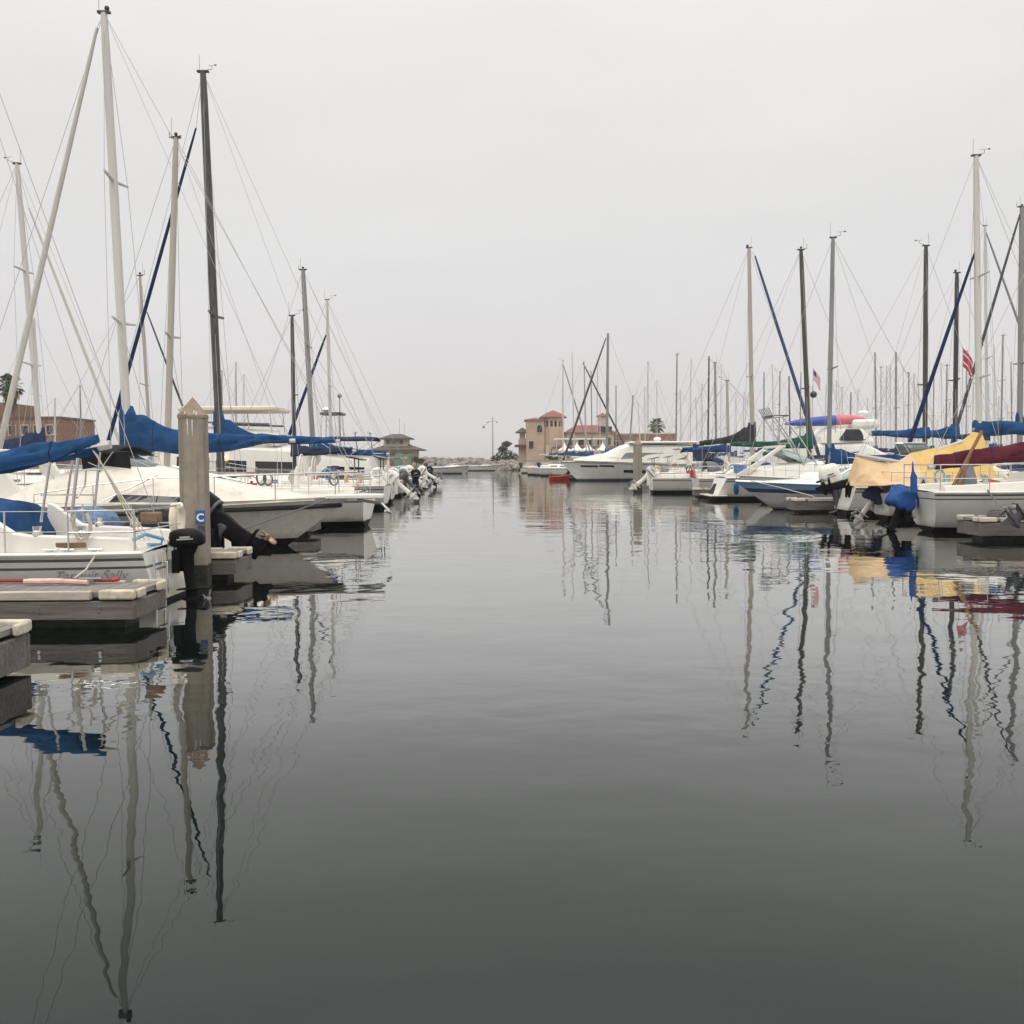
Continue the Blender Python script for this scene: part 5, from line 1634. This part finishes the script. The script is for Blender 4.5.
# yellow tarp boat
s2, H2, _, _ = sailboat("sailboat under a sagging yellow tarpaulin with white transom and navy bagged outboard", 27.8, 10.1, 1, L=8.4, B=2.5, mx=4.9, H=4.2, mr=.06, fb=(.78, 1.0), low=BLACKB, rake=.25, lines=False, vane=False, spread=(), push=True,
                        motor=dict(y=-.2, dz=-.2, s=.85, tilt=34, cover=NAVY, leg=ALU, ch=.6))
pts = [(848, 478, .15), (856, 455, .35), (866, 459, .75), (886, 464, .9), (900, 459, .95), (912, 453, 1.0), (935, 448, 1.05), (960, 442, 1.05), (973, 432, 1.0), (982, 433, .95), (987, 446, .9)]
def tarp(root, name, m, pts, D, seed, zb=.82):
    rings = []
    n = 60
    for i in range(n + 1):
        f = i / n * (len(pts) - 1); k = min(int(f), len(pts) - 2); f -= k
        a = to_local(root, P(pts[k][0], pts[k][1], D)); b = to_local(root, P(pts[k + 1][0], pts[k + 1][1], D))
        p = a.lerp(b, f); wd = lerp(pts[k][2], pts[k + 1][2], f)
        ring = []
        for j in range(41):
            t = lerp(-1, 1, j / 40)
            y = wd * t * 1.25
            s_ = abs(t)
            z = lerp(p.z, zb, s_ ** 1.0) - .12 * sin(pi * s_) * .6 + .06 * noise.noise(V(p.x * 2.2, t * 3, seed)) + .02 * sin(p.x * 7 + t * 5)
            fold = (1 - abs(sin(p.x * 2.3 + 2.6 * s_ + 1.5 * noise.noise(V(p.x, t * 2, seed + 4))))) ** 4
            y += math.copysign(.10 * fold * s_, t) if t else 0
            ring.append(V(p.x + .05 * noise.noise(V(t * 4, p.x * 2, seed)), y, max(z, zb - .15)))
        rings.append(ring)
    mb = MB(); mb.loft(rings, closed=False, cap=False)
    o = mb.build(name, m, root, angle=80)
    sol = o.modifiers.new("thick", 'SOLIDIFY'); sol.thickness = .015
    return o
tarp(s2, "tarpaulin", PEACH, pts[:6], 27.8, 1.0, 1.0)
tarp(s2, "tarpaulin", YELLOW, [(911, 452.6, 1.01)] + pts[6:], 27.8, 2.0)
mb = MB(); mb.tube([to_local(s2, P(856, 455, 27.8)), to_local(s2, P(900, 462, 27.8)), to_local(s2, P(980, 436, 27.8))], .05, 8); mb.build("boom", ALU, s2)

mb = MB(); mb.box((.80, -1.30, 1.10), (.22, .03, .28)); pad2 = mb.build("placard", CREAM, s2, bevel=.006)
text("letter", "A", .19, INK, pad2, (.80, -1.319, 1.035), (radians(90), 0, 0), offset=.006)
# big white outboard boat
wb, WH = motorboat("centre console boat with big white outboard tilted up left of the yellow tarpaulin", 31, 10.35, 1, 6.2, 2.2, (.85, 1.1), [BLACKB, STRIPE, GELW, STRIPE], rail=True)
outboard(wb, (.02, .45, .76), s=1.2, tilt=-16, cowl=OBW, leg=OBG, trim=OBG, ch=1.25)
outboard(wb, (-.02, -.45, .80), s=1.1, tilt=74, cowl=BLK, leg=BLKM, fat=1.2)
mb = MB(); mb.box((2.4, 0, 1.4), (.8, .8, .9)); mb.build("console", GELW, wb, bevel=.06)
windscreen(wb, 2.45, 2.75, .38, 1.82, 2.2, GLASSG, STEEL)

# blue striped bow rider, bow to the fairway
brow = [(('a', -1), 0), (('a', -.45), 0), (('a', .03), 0), (('a', .09), 1), (('f', .3), 2), (('f', .50), 2), (('f', .58), 2), (('f', .74), 3), (('f', 1), 5)]
b3, BH = motorboat("grey bow rider with blue stripes along its side and bow pointing left", 34.6, 14.1, -1, 6.4, 2.3, (.80, .98), [BLACKB, STRIPE, GELG, STRIPEB, GELW, STRIPEL],
                   [(2.6, .85, .7, .84, 1.02), (4.2, .75, .6, .88, 1.02), (5.2, .45, .3, .92, .99), (5.8, .2, .1, .95, .97)], GELW, rows=brow, rail=False, rub=STRIPEB, rubr=.02, over=1.5, deckm=GELW,
                   screen=(2.55, 3.3, .85, 1.0, 1.42, GLASST))
mb = MB(); mb.tube([(5.9, .25, 1.0), (5.0, 1.25, .75), (4.2, 1.9, .5)], .016, 5); mb.build("mooring_line", ROPEW, b3)
mb = MB(); mb.box((1.4, 0, 1.0), (1.4, 1.7, .3)); mb.build("engine_cover", GELW, b3, bevel=.06)

# express cruiser with swim platform
c4 = [(.5, 1.2, 1.15, .95, 1.12), (1.2, 1.25, 1.15, .95, 1.35), (2.2, 1.3, 1.15, .96, 1.45), (3.6, 1.3, 1.1, 1.0, 1.62), (4.6, 1.25, 1.0, 1.05, 1.6), (6.2, 1.0, .75, 1.15, 1.45), (7.6, .5, .3, 1.25, 1.32)]
r4, H4 = motorboat("white express cruiser with swim platform and teal windscreen in the right row", 43.6, 9.1, 1, 9.0, 3.0, (.95, 1.3), [BLACKB, STRIPE, GELW, STRIPE], c4, GELW, [(4.8, 6.2, .3, .6, GLASS, .1)], name="motor_cruiser", rake=-.55,
                   screen=(2.9, 4.2, 1.05, 1.58, 2.12, GLASST), platform=True)
mb = MB(); mb.add([(-.34, .15, .24), (-.34, .95, .24), (.02, .9, .93), (.02, .35, .93), (-.30, .15, .22), (-.30, .95, .22), (.06, .9, .9), (.06, .35, .9)],
                  [(0, 1, 2, 3), (7, 6, 5, 4), (0, 3, 7, 4), (1, 5, 6, 2), (2, 6, 7, 3), (0, 4, 5, 1)]); mb.build("transom_door", BLACKC, r4, smooth=False)
mb = MB()
for sd in (-1, 1):
    mb.loft([[V(x - w_, sd * 1.25, z), V(x + w_, sd * 1.25, z), V(x + w_, sd * 1.14, z), V(x - w_, sd * 1.14, z)] for x, w_, z in ((.7, .28, 1.1), (1.6, .15, 1.75), (2.3, .14, 2.25))])
mb.box((2.32, 0, 2.27), (.34, 2.5, .1)); mb.build("radar_arch", GELW, r4, bevel=.03)
mb = MB()
for sd in (-1, 1):
    for xo in (0, .55):
        mb.tube([(3.3 + xo, sd * 1.15, 1.5), (2.75 + xo * .8, sd * 1.0, 2.6), (2.1 + xo * .6, sd * .85, 3.55)], .032, 6)
    for k in range(5):
        u = k / 4
        mb.tube([(lerp(3.3, 2.1, u), sd * lerp(1.15, .85, u), lerp(1.5, 3.55, u)), (lerp(3.7, 2.43, min(1, u + .2)), sd * lerp(1.15, .85, u), lerp(1.5, 3.55, min(1, u + .2)))], .022, 5)
for u in (.45, .75, 1):
    mb.tube([(lerp(3.3, 2.1, u), -lerp(1.15, .85, u), lerp(1.5, 3.55, u)), (lerp(3.3, 2.1, u), lerp(1.15, .85, u), lerp(1.5, 3.55, u))], .028, 5)
for k in range(6):
    y = -.8 + k * .32
    mb.tube([(2.1, y, 3.5), (1.85, y, 3.95)], .03, 6)
mb.build("fishing_tower", STEEL, r4)
mb = MB(); mb.box((2.35, 0, 3.6), (.8, 1.5, .06)); mb.build("tower_top", OBG, r4, bevel=.02)
mb = MB(); mb.box((.75, -.5, 1.32), (.5, .5, .4)); mb.build("seat_cover", BLUEL, r4, bevel=.05)
fender(r4, (2.0, -1.62, .55)); fender(r4, (.35, -1.5, .5), BLUE)

# sailboats of the right row
sailboat("sailboat with dark navy sail cover and blue furled jib behind the grey pile's right side", 53, 7.3, 1, L=9.4, B=3.0, mp=((749, 248), (752, 425)), mr=.11, mm=MASTB, spread=(.42,), fb=(.8, 1.15),
         boom=(2.75, 2.95, CHAR, .36, .95, dict(rise=-.15, wd=.2)), jib=(STRIPEB, (755, 256), (806, 415), .085), motor=dict(s=1.2, tilt=50, cowl=OBW, leg=OBW))
sailboat("dark brown masted sailboat with dark green sail cover", 48.6, 8.9, 1, L=9.4, B=2.9, mp=((801, 250), (808, 420)), mr=.115, mm=MASTK, spread=(.37,), fb=(.85, 1.15),
         boom=(2.35, 4.0, GREEN, .32, .5, dict(wd=.2, rise=.12)))
fl = None
sailboat("grey masted sailboat with blue boot of canvas on a low boom lying bow out", 39.8, 18.0, -1, L=9.0, B=2.8, mp=((833, 238), (829, 445)), mr=.09, mm=MASTG, spread=(.44,), fb=(.85, 1.1),
         boom=(1.62, 3.2, BLUE, .18, .75, dict(wd=.12)))
sailboat("white masted sailboat with long blue sail cover and blue furled jib at the right", 36.6, 21.6, -1, L=9.2, B=2.8, mp=((976, 156), (979, 425)), mr=.115, mm=MASTW, spread=(.30, .62), fb=(.9, 1.15),
         boom=(2.78, 4.6, BLUE, .36, .0, dict(wd=.22, sag=.24, rise=-.1, endh=.22)), jib=(BLUEJ, (975, 252), (914, 430), .07))
s9, _, m9, _ = sailboat("dark masted sailboat with blue sail cover and grey spray hood above the yellow tarpaulin", 46, 13.2, 1, L=9.6, B=3.0, mp=((926, 246), (925, 430)), mr=.11, mm=MASTK, spread=(.38,), fb=(1.0, 1.25),
         boom=(2.75, 2.6, BLUE, .30, .2, dict(wd=.3)), hood=GREYC)
s10, _, _, _ = sailboat("near black masted sailboat with small blue sail cover behind the yellow tarpaulin", 52, 17.4, 1, L=9.6, B=3.0, mp=((957, 273), (955, 430)), mr=.12, mm=MASTD, spread=(.45,), fb=(1.0, 1.25),
         boom=(2.85, 2.2, BLUE, .35, .5, dict(wd=.25)))
sailboat("grey masted sailboat with dark furled jib cut by the right edge", 55, 33.2, -1, L=9.6, B=3.0, mp=((1022, 207), (1020, 415)), mr=.15, mm=MASTG, spread=(.4,), fb=(1.0, 1.25),
         boom=(3.2, 3.6, BLUE, .45, .8, dict(wd=.2)), jib=(MASTD, (1020, 214), (956, 430), .085))
sailboat("slim white masted sailboat with grey furled jib just behind the tallest white mast", 66, 25.5, 1, L=9.6, B=3.0, mp=((985, 226), (987, 420)), mr=.10, mm=MASTW, spread=(.45,), fb=(1.0, 1.25), detail=1,
         boom=(3.0, 3.2, NAVY, .4, .5), jib=(MASTG, (986, 232), (1023, 335), .08))

# flags
def flag(root_label, loc, rz, hoist, fly, pole_h, white_canton=False, ball=False):
    r = thing("flag", root_label, "flag", loc, rz)
    mb = MB(); mb.tube([(0, 0, 0), (0, 0, pole_h)], .018, 6); mb.build("flagstaff", STEEL, r)
    mb = MB()
    nx, nz_ = 10, 13
    vs = []
    for i in range(nx + 1):
        for j in range(nz_ + 1):
            u, v = i / nx, j / nz_
            vs.append((u * fly * .55, .09 * sin(u * 7 + v * 2) * u, pole_h - .05 - v * hoist - u * fly * .62 + .04 * sin(u * 5)))
    for i in range(nx):
        for j in range(nz_):
            mi = 2 if (white_canton and i < 4 and j < 7) else ((j % 2) if white_canton else (1 if j in (3, 9) else 0))
            a = i * (nz_ + 1) + j
            mb.add([vs[a], vs[a + 1], vs[a + nz_ + 2], vs[a + nz_ + 1]], [(0, 1, 2, 3)], mi)
    o = mb.build("cloth", [REDF, WHITE, STRIPEB], r)
    sol = o.modifiers.new("thick", 'SOLIDIFY'); sol.thickness = .006
    if ball:
        mb = MB(); mb.ball((0.03, 0, pole_h - 1.5), .2, n=12, m=7); mb.build("ball", MASTD, r)
    return r
REDF = mat("flag_red", (.50, .05, .07), .75, var=.12)
p_ = P(813, 398, 57.5)
flag("small red and white striped flag on a staff beside the brown mast", (p_.x, 57.5, p_.z), .3, .6, .95, 1.7, True, True)
p_ = P(962, 410, 44)
flag("red flag hanging at a slant beside the tall white mast at the right", (p_.x, 44, p_.z), .1, .8, .9, 2.75)

# flybridge cruiser with kayak on its hardtop
k4 = [(1.0, 1.6, 1.5, 1.2, 2.1), (1.2, 1.6, 1.5, 1.2, 2.6), (5.0, 1.6, 1.45, 1.25, 2.7), (6.6, 1.4, 1.0, 1.3, 1.9), (8.6, .9, .6, 1.45, 1.65), (9.6, .3, .2, 1.5, 1.55)]
kc, KH = motorboat("white flybridge cruiser with a dark enclosed bridge carrying the kayak", 57, 14.6, 1, 11, 3.6, (1.2, 1.6), [BLACKB, STRIPE, GELW, STRIPE], k4, GELW, [(1.8, 4.6, .3, .85, GLASS, .1)], name="motor_cruiser")
trunk(kc, [(2.6, 1.45, 1.35, 2.62, 3.0), (3.0, 1.45, 1.3, 2.62, 3.45), (5.0, 1.35, 1.2, 2.68, 3.45), (5.7, 1.1, .8, 2.7, 2.9)], GELW, "flybridge")
trunk(kc, [(3.6, 1.46, 1.36, 2.8, 2.9), (4.0, 1.47, 1.36, 2.75, 3.42), (4.8, 1.42, 1.3, 2.75, 3.42), (5.1, 1.3, 1.2, 2.8, 2.95)], CHAR, "bridge_curtain")
for x in (1.6, 3.4):
    mb = MB(); mb.box((x, -.6, 3.54), (.12, 1.6, .10)); mb.tube([(x, -1.3, 2.65), (x, -1.3, 3.52)], .03, 6); mb.build("kayak_rack", STEEL, kc, bevel=.01)
mb = MB(); mb.box((5.2, .2, 3.7), (1.5, 2.4, .5)); mb.build("radar_pod", GELW, kc, bevel=.15)
mb = MB(); mb.tube([(5.4, 0, 3.9), (5.4, 0, 4.3)], .06, 6); mb.ball((5.4, 0, 4.35), .3, n=12, m=6, sc=(1, 1, .5)); mb.build("radome", WHITE, kc)
a_, b_ = P(784, 431, 56.4), P(866, 421, 56.4)
ky = thing("kayak", "long blue and pink kayak resting above the cabin of the white flybridge cruiser", "kayak", (a_.x, 56.4, 3.6), 0)
A_, B_ = V(0, 0, 0.12), V(b_.x - a_.x, 0, .36)
def seg(u0, u1, m, nm, n=10):
    rr = []
    for i in range(n + 1):
        u = lerp(u0, u1, i / n)
        k = max(.06, (1 - abs(2 * u - 1) ** 2.4) ** .6) * (.75 + .35 * u)
        c = A_.lerp(B_, u)
        rr.append([c + V(0, .36 * k * cos(2 * pi * q / 14), (.36 if sin(2 * pi * q / 14) > 0 else .26) * k * sin(2 * pi * q / 14)) for q in range(14)])
    mb = MB(); mb.loft(rr); return mb.build(nm, m, ky, angle=60)
seg(0, .62, COBALT, "stern_half"); seg(.621, 1, PINK, "bow_half")

# motor yacht lying across the end of the right row
D6 = 88
y6 = [(2.4, 1.75, 1.7, 1.5, 2.3), (2.6, 1.75, 1.7, 1.5, 3.05), (8.2, 1.75, 1.55, 1.6, 3.2), (9.0, 1.7, 1.5, 1.65, 2.95), (10.3, 1.6, 1.2, 1.7, 2.35), (11.6, 1.2, .9, 1.75, 2.15), (13.0, .55, .35, 1.8, 1.9)]
yr, YH = motorboat("large white motor yacht with dark hull windows lying broadside at the channel bend", D6, 18.4, -1, 14.1, 4.2, (1.35, 1.72), [BLUEB, STRIPE, GELW, GELW], y6, GELW,
                   [(3.2, 5.0, .30, .85, GLASSY, .0), (5.2, 6.9, .30, .85, GLASSY, .0), (7.1, 9.0, .30, .85, GLASSY, -.4)], name="motor_yacht", over=1.6)
mb = MB(); mb.box((4.9, 0, 3.3), (6.8, 3.7, .18)); mb.build("hardtop", GELW, yr, bevel=.08)
for xa, xb, za, zb in ((11.0, 12.6, 1.18, 1.38), (9.6, 10.9, 1.18, 1.38), (6.6, 8.8, .62, .95)):
    for sd in (1, -1):
        rr = []
        for i in range(9):
            u = i / 8; x = lerp(xa, xb, u)
            z0_, z1_ = lerp(za, (za + zb) / 2, u * .5), lerp(zb, (za + zb) / 2, (1 - u) * .2)
            f = x / 14.1
            q0, q1 = YH.pt(f, z0_, sd, .012), YH.pt(f, z1_, sd, .012)
            rr.append([q0, q1, q1 - V(0, sd * .03, 0), q0 - V(0, sd * .03, 0)])
        mb = MB(); mb.loft(rr); mb.build("hull_window", GLASS, yr, smooth=False)
mb = MB(); mb.box((2.3, 1.72, 2.4), (1.0, .06, 1.5)); mb.box((1.3, 1.72, 1.9), (1.0, .06, .9)); mb.build("cockpit_curtain", NAVY, yr, bevel=.02)
mb = MB(); mb.ball((5.6, 0, 3.6), .34, n=12, m=6, sc=(1, 1, .6)); mb.build("radome", WHITE, yr)
# red dinghy at her bow
dg = thing("dinghy", "small red dinghy under the bow of the motor yacht", "dinghy", (3.4, 91, 0), 0)
DH = Hull(2.0, 1.1, .38, .5, tr=.8, draft=.15, over=.3, rake=0, p=.4, rowspec=[(('a', -1), 0), (('a', .02), 0), (('a', .06), 0), (('f', .5), 0), (('f', 1), 0)])
DH.build(dg, [REDP, REDP, REDP, REDP], nt=10); DH.deck(dg, REDP, drop=.1); DH.rail_strip(dg, REDP, .05, name="gunwale")
small_runabout("dark outboard tender behind the small red dinghy", 93, 5.4, 1, 3.2, (BLK, BLKM), screen=False, hull=[BLACKB, STRIPE, STRIPE, STRIPE], s=.8, fb=(.45, .6))

# navy spray hood boat and others filling the right row
sailboat("sailboat with navy bimini between the motor yacht and the navy sail cover", 62, 9.4, 1, L=9.6, mp=((727, 381), (728, 430)), mr=.09, mm=MASTB, spread=(.45,), fb=(.95, 1.2), hood=NAVY, boom=(2.3, 3.0, BLUE, .3, .3))
ob_ = sailboat("sailboat with blue awning nearest the stern of the motor yacht", 69, 10.6, 1, L=9.2, mp=((715, 363), (716, 430)), mr=.08, mm=MASTG, spread=(.5,), fb=(.95, 1.2), hood=BLUE, boom=(2.4, 3.0, SAILW, .25, .3))
bimini(ob_[0], 1.2, 3.6, 1.3, 2.5, NAVY, 1.2)

# ------------------------------------------------------------------ masts of the back rows, right side
far = [
    # px top, y top, px base, D, mast material, cover, thickness, label
    (563, 361, 563, 130, MASTW, SAILW, .10, "distant white masted sailboat rising right beside the ochre tower's roof"),
    (572, 352, 574, 126, MASTW, BLUE, .10, "distant white masted sailboat over the red hall roof"),
    (584, 361, 586, 120, MASTB, NAVY, .10, "distant beige masted sailboat with a slanting dark furled jib over the white awning"),
    (591, 372, 592, 118, MASTG, BLUE, .08, "distant thin grey mast between the awning and the crossing jibs"),
    (608, 333, 607, 102, MASTG, BLUE, .17, "tall grey masted sailboat with dark furled jib behind the bow of the motor yacht"),
    (616, 385, 616, 120, MASTG, NAVY, .09, "distant sailboat whose grey mast stands just right of the tallest far mast"),
    (633, 396, 630, 112, MASTG, CREAM, .10, "distant sailboat with leaning grey mast left of the round palm"),
    (638, 402, 640, 116, MASTW, BLUE, .08, "distant sailboat with faint white mast left of the round palm"),
    (648, 361, 648, 128, MASTG, NAVY, .06, "distant sailboat with hair thin mast standing in line with the round palm"),
    (677, 355, 676, 104, MASTG, BLUE, .10, "distant grey masted sailboat right of the round palm"),
    (680, 390, 681, 110, MASTW, SAILW, .09, "distant white masted sailboat close right of a grey mast by the palm"),
    (709, 356, 708, 96, MASTD, NAVY, .10, "distant dark masted sailboat left of the navy sail cover"),
    (702, 385, 702, 115, MASTB, BLUE, .05, "distant hairline beige mast left of the dark far mast"),
    (764, 372, 764, 92, MASTG, GREEN, .08, "back row sailboat with grey mast just right of the beige mast"),
    (772, 364, 774, 105, MASTW, NAVY, .07, "back row sailboat with pale leaning mast crossed by the blue jib"),
    (780, 372, 779, 98, MASTG, BLUE, .08, "back row sailboat with grey mast under the blue furled jib"),
    (789, 376, 790, 90, MASTD, BLUE, .08, "back row sailboat with dark mast left of the brown mast"),
    (801, 372, 800, 88, MASTG, NAVY, .07, "back row sailboat with low grey mast touching the brown mast"),
    (842, 388, 842, 95, MASTW, BLUE, .07, "back row sailboat with pale mast just right of the grey mast"),
    (851, 392, 850, 84, MASTG, NAVY, .08, "back row sailboat with short grey mast above the pink kayak end"),
    (875, 352, 876, 96, MASTG, BLUE, .10, "back row sailboat with grey mast midway between kayak and brown right mast"),
    (881, 368, 881, 108, MASTB, NAVY, .08, "back row sailboat with thin beige mast right of a grey one"),
    (896, 352, 896, 92, MASTG, BLUE, .11, "back row sailboat with thicker grey mast left of the dark brown right mast"),
    (903, 366, 904, 100, MASTW, SAILW, .07, "back row sailboat with pale thin mast nearer the dark brown right mast"),
    (909, 374, 908, 88, MASTG, NAVY, .07, "back row sailboat with short mast above the grey spray hood"),
    (934, 368, 933, 95, MASTG, BLUE, .07, "back row sailboat whose mast shows just right of the dark brown right mast"),
    (941, 362, 942, 104, MASTW, NAVY, .06, "back row sailboat with hair thin pale mast left of the near black mast"),
    (947, 366, 946, 86, MASTG, SAILW, .08, "back row sailboat with grey mast closest left of the near black mast"),
    (967, 350, 966, 98, MASTG, BLUE, .07, "back row sailboat with mast behind the slanting red flag"),
    (994, 345, 995, 90, MASTW, BLUE, .09, "back row sailboat with white mast right of the two tall white masts"),
    (1003, 336, 1001, 96, MASTG, NAVY, .10, "back row sailboat with grey mast between the tall white mast and the edge"),
    (1011, 362, 1012, 84, MASTG, BLUE, .07, "back row sailboat with short mast nearest the right edge"),
    (657, 380, 657, 140, MASTW, SAILW, .05, "faint far sailboat with the palest mast right of the palm crown"),
    (600, 395, 600, 150, MASTW, SAILW, .07, "faint far sailboat left of the tallest far mast above the marquee peaks"),
    (736, 392, 736, 118, MASTW, BLUE, .06, "back row sailboat with faint mast left of the beige mast"),
    (826, 384, 825, 110, MASTW, NAVY, .06, "back row sailboat with faint pale mast left of the grey mast"),
]
rf = random.Random(21)
for i, (xt, yt, xb, D, mm_, cv, r_, lab) in enumerate(far):
    L = rf.uniform(8.2, 10.5)
    xm = P(xb, 440, D).x
    d = 1 if rf.random() < .6 else -1
    jb = None
    if xt == 584: d, jb = 1, (MASTD, (583, 363), (622, 440), .10)
    if xt == 608: d, jb = -1, (MASTD, (606, 338), (571, 438), .10)
    if xt == 563: d, jb = 1, (MASTG, (563, 364), (585, 435), .09)
    sailboat(lab, D, xm - d * .55 * L, d, L=L, mp=((xt, yt), (xb, 440)), mr=r_ * .85, mm=mm_, spread=(.5,) if i % 3 else (.35, .65), detail=1, fb=(.95, 1.25),
             boom=(2.2 + rf.uniform(0, .4), L * .36, cv, .36, .3), jib=jb, group="sailboats of the back rows beyond the right row", lines=i % 2 == 0, vane=i % 3 == 0)
thk = random.Random(77)
xs_t = [690, 697, 721, 743, 785, 812, 838, 858, 868, 886, 891, 914, 919, 951, 972, 990, 998, 1007, 1016, 597, 645]
for i, x in enumerate(xs_t):
    D = thk.uniform(105, 155)
    L = thk.uniform(8, 10.5); d = 1 if thk.random() < .6 else -1
    xm = P(x, 440, D).x
    sailboat("far sailboat of the mast thicket on the right, only its hairline pale mast showing", D, xm - d * .55 * L, d, L=L, mp=((x + thk.uniform(-2, 2), thk.uniform(352, 408)), (x, 440)), mr=thk.uniform(.035, .05), mm=thk.choice([MASTW, MASTB, ALU, MASTB]),
             spread=thk.choice([(.5,), (.35, .65), (.6,)]), detail=1, fb=(.95, 1.25), boom=(2.2, L * .36, thk.choice([BLUE, NAVY, SAILW, CREAM]), .36, .3), group="sailboats of the mast thicket on the right", vane=False)
farL = [(222, 370, 222, 84, MASTG, NAVY, .05, "distant sailboat with hairline mast right of the dark charcoal mast"), (236, 362, 236, 92, MASTG, BLUE, .05, "distant sailboat with hairline mast above the white hardtop"),
        (244, 374, 244, 100, MASTW, NAVY, .05, "distant sailboat with faint pale mast above the white hardtop's right half"), (55, 398, 55, 78, MASTW, BLUE, .06, "distant sailboat with pale mast in front of the brick block"),
        (80, 385, 81, 84, MASTG, NAVY, .06, "distant sailboat with grey mast right of the brick block"), (34, 318, 40, 62, MASTW, NAVY, .08, "white masted sailboat close behind the far left white mast")]
for xt, yt, xb, D, mm_, cv, r_, lab in farL:
    L = rf.uniform(8.2, 10)
    xm = P(xb, 440, D).x
    sailboat(lab, D, xm - .55 * L, 1, L=L, mp=((xt, yt), (xb, 440)), mr=r_, mm=mm_, spread=(.5,), detail=1, fb=(.95, 1.25), boom=(2.3, L * .36, cv, .36, .3), group="sailboats of the back rows beyond the left row", vane=False)
# small craft along the far quay
for x, D, lab, hl in ((1.6, 150, "small white motorboat moored left of the tower quay", GELW), (4.2, 146, "small white motorboat with dark outboard under the ochre tower", GELW), (7.8, 150, "dark blue launch moored under the quay wall", STRIPEB), (10.2, 140, "white launch moored in front of the quay wall", GELW), (-12.6, 150, "small grey launch under the brown pavilion", GELG), (-8.5, 196, "white cruiser moored along the breakwater", GELW), (-14.5, 194, "white launch moored at the left part of the breakwater", GELW)):
    small_runabout(lab, D, x, 1, 6.2, (BLK, BLKM), hull=[BLACKB, STRIPE, hl, STRIPE], fb=(.9, 1.2), tilt=10)

# ================================================================== HAZE
mb = MB(); mb.box((0, 2850, 12.5), (8400, 6700, 31))
hz = mb.build("haze", [], None, smooth=False)
hm = bpy.data.materials.new("sea_haze"); hm.use_nodes = True
hm.node_tree.nodes.clear()
ho = hm.node_tree.nodes.new("ShaderNodeOutputMaterial")
pv = hm.node_tree.nodes.new("ShaderNodeVolumePrincipled")
pv.inputs["Color"].default_value = (.995, .985, .98, 1)
pv.inputs["Density"].default_value = .00045
pv.inputs["Anisotropy"].default_value = .2
hm.node_tree.links.new(pv.outputs[0], ho.inputs["Volume"])
hz.data.materials.clear(); hz.data.materials.append(hm)
tag(hz, kind="stuff")
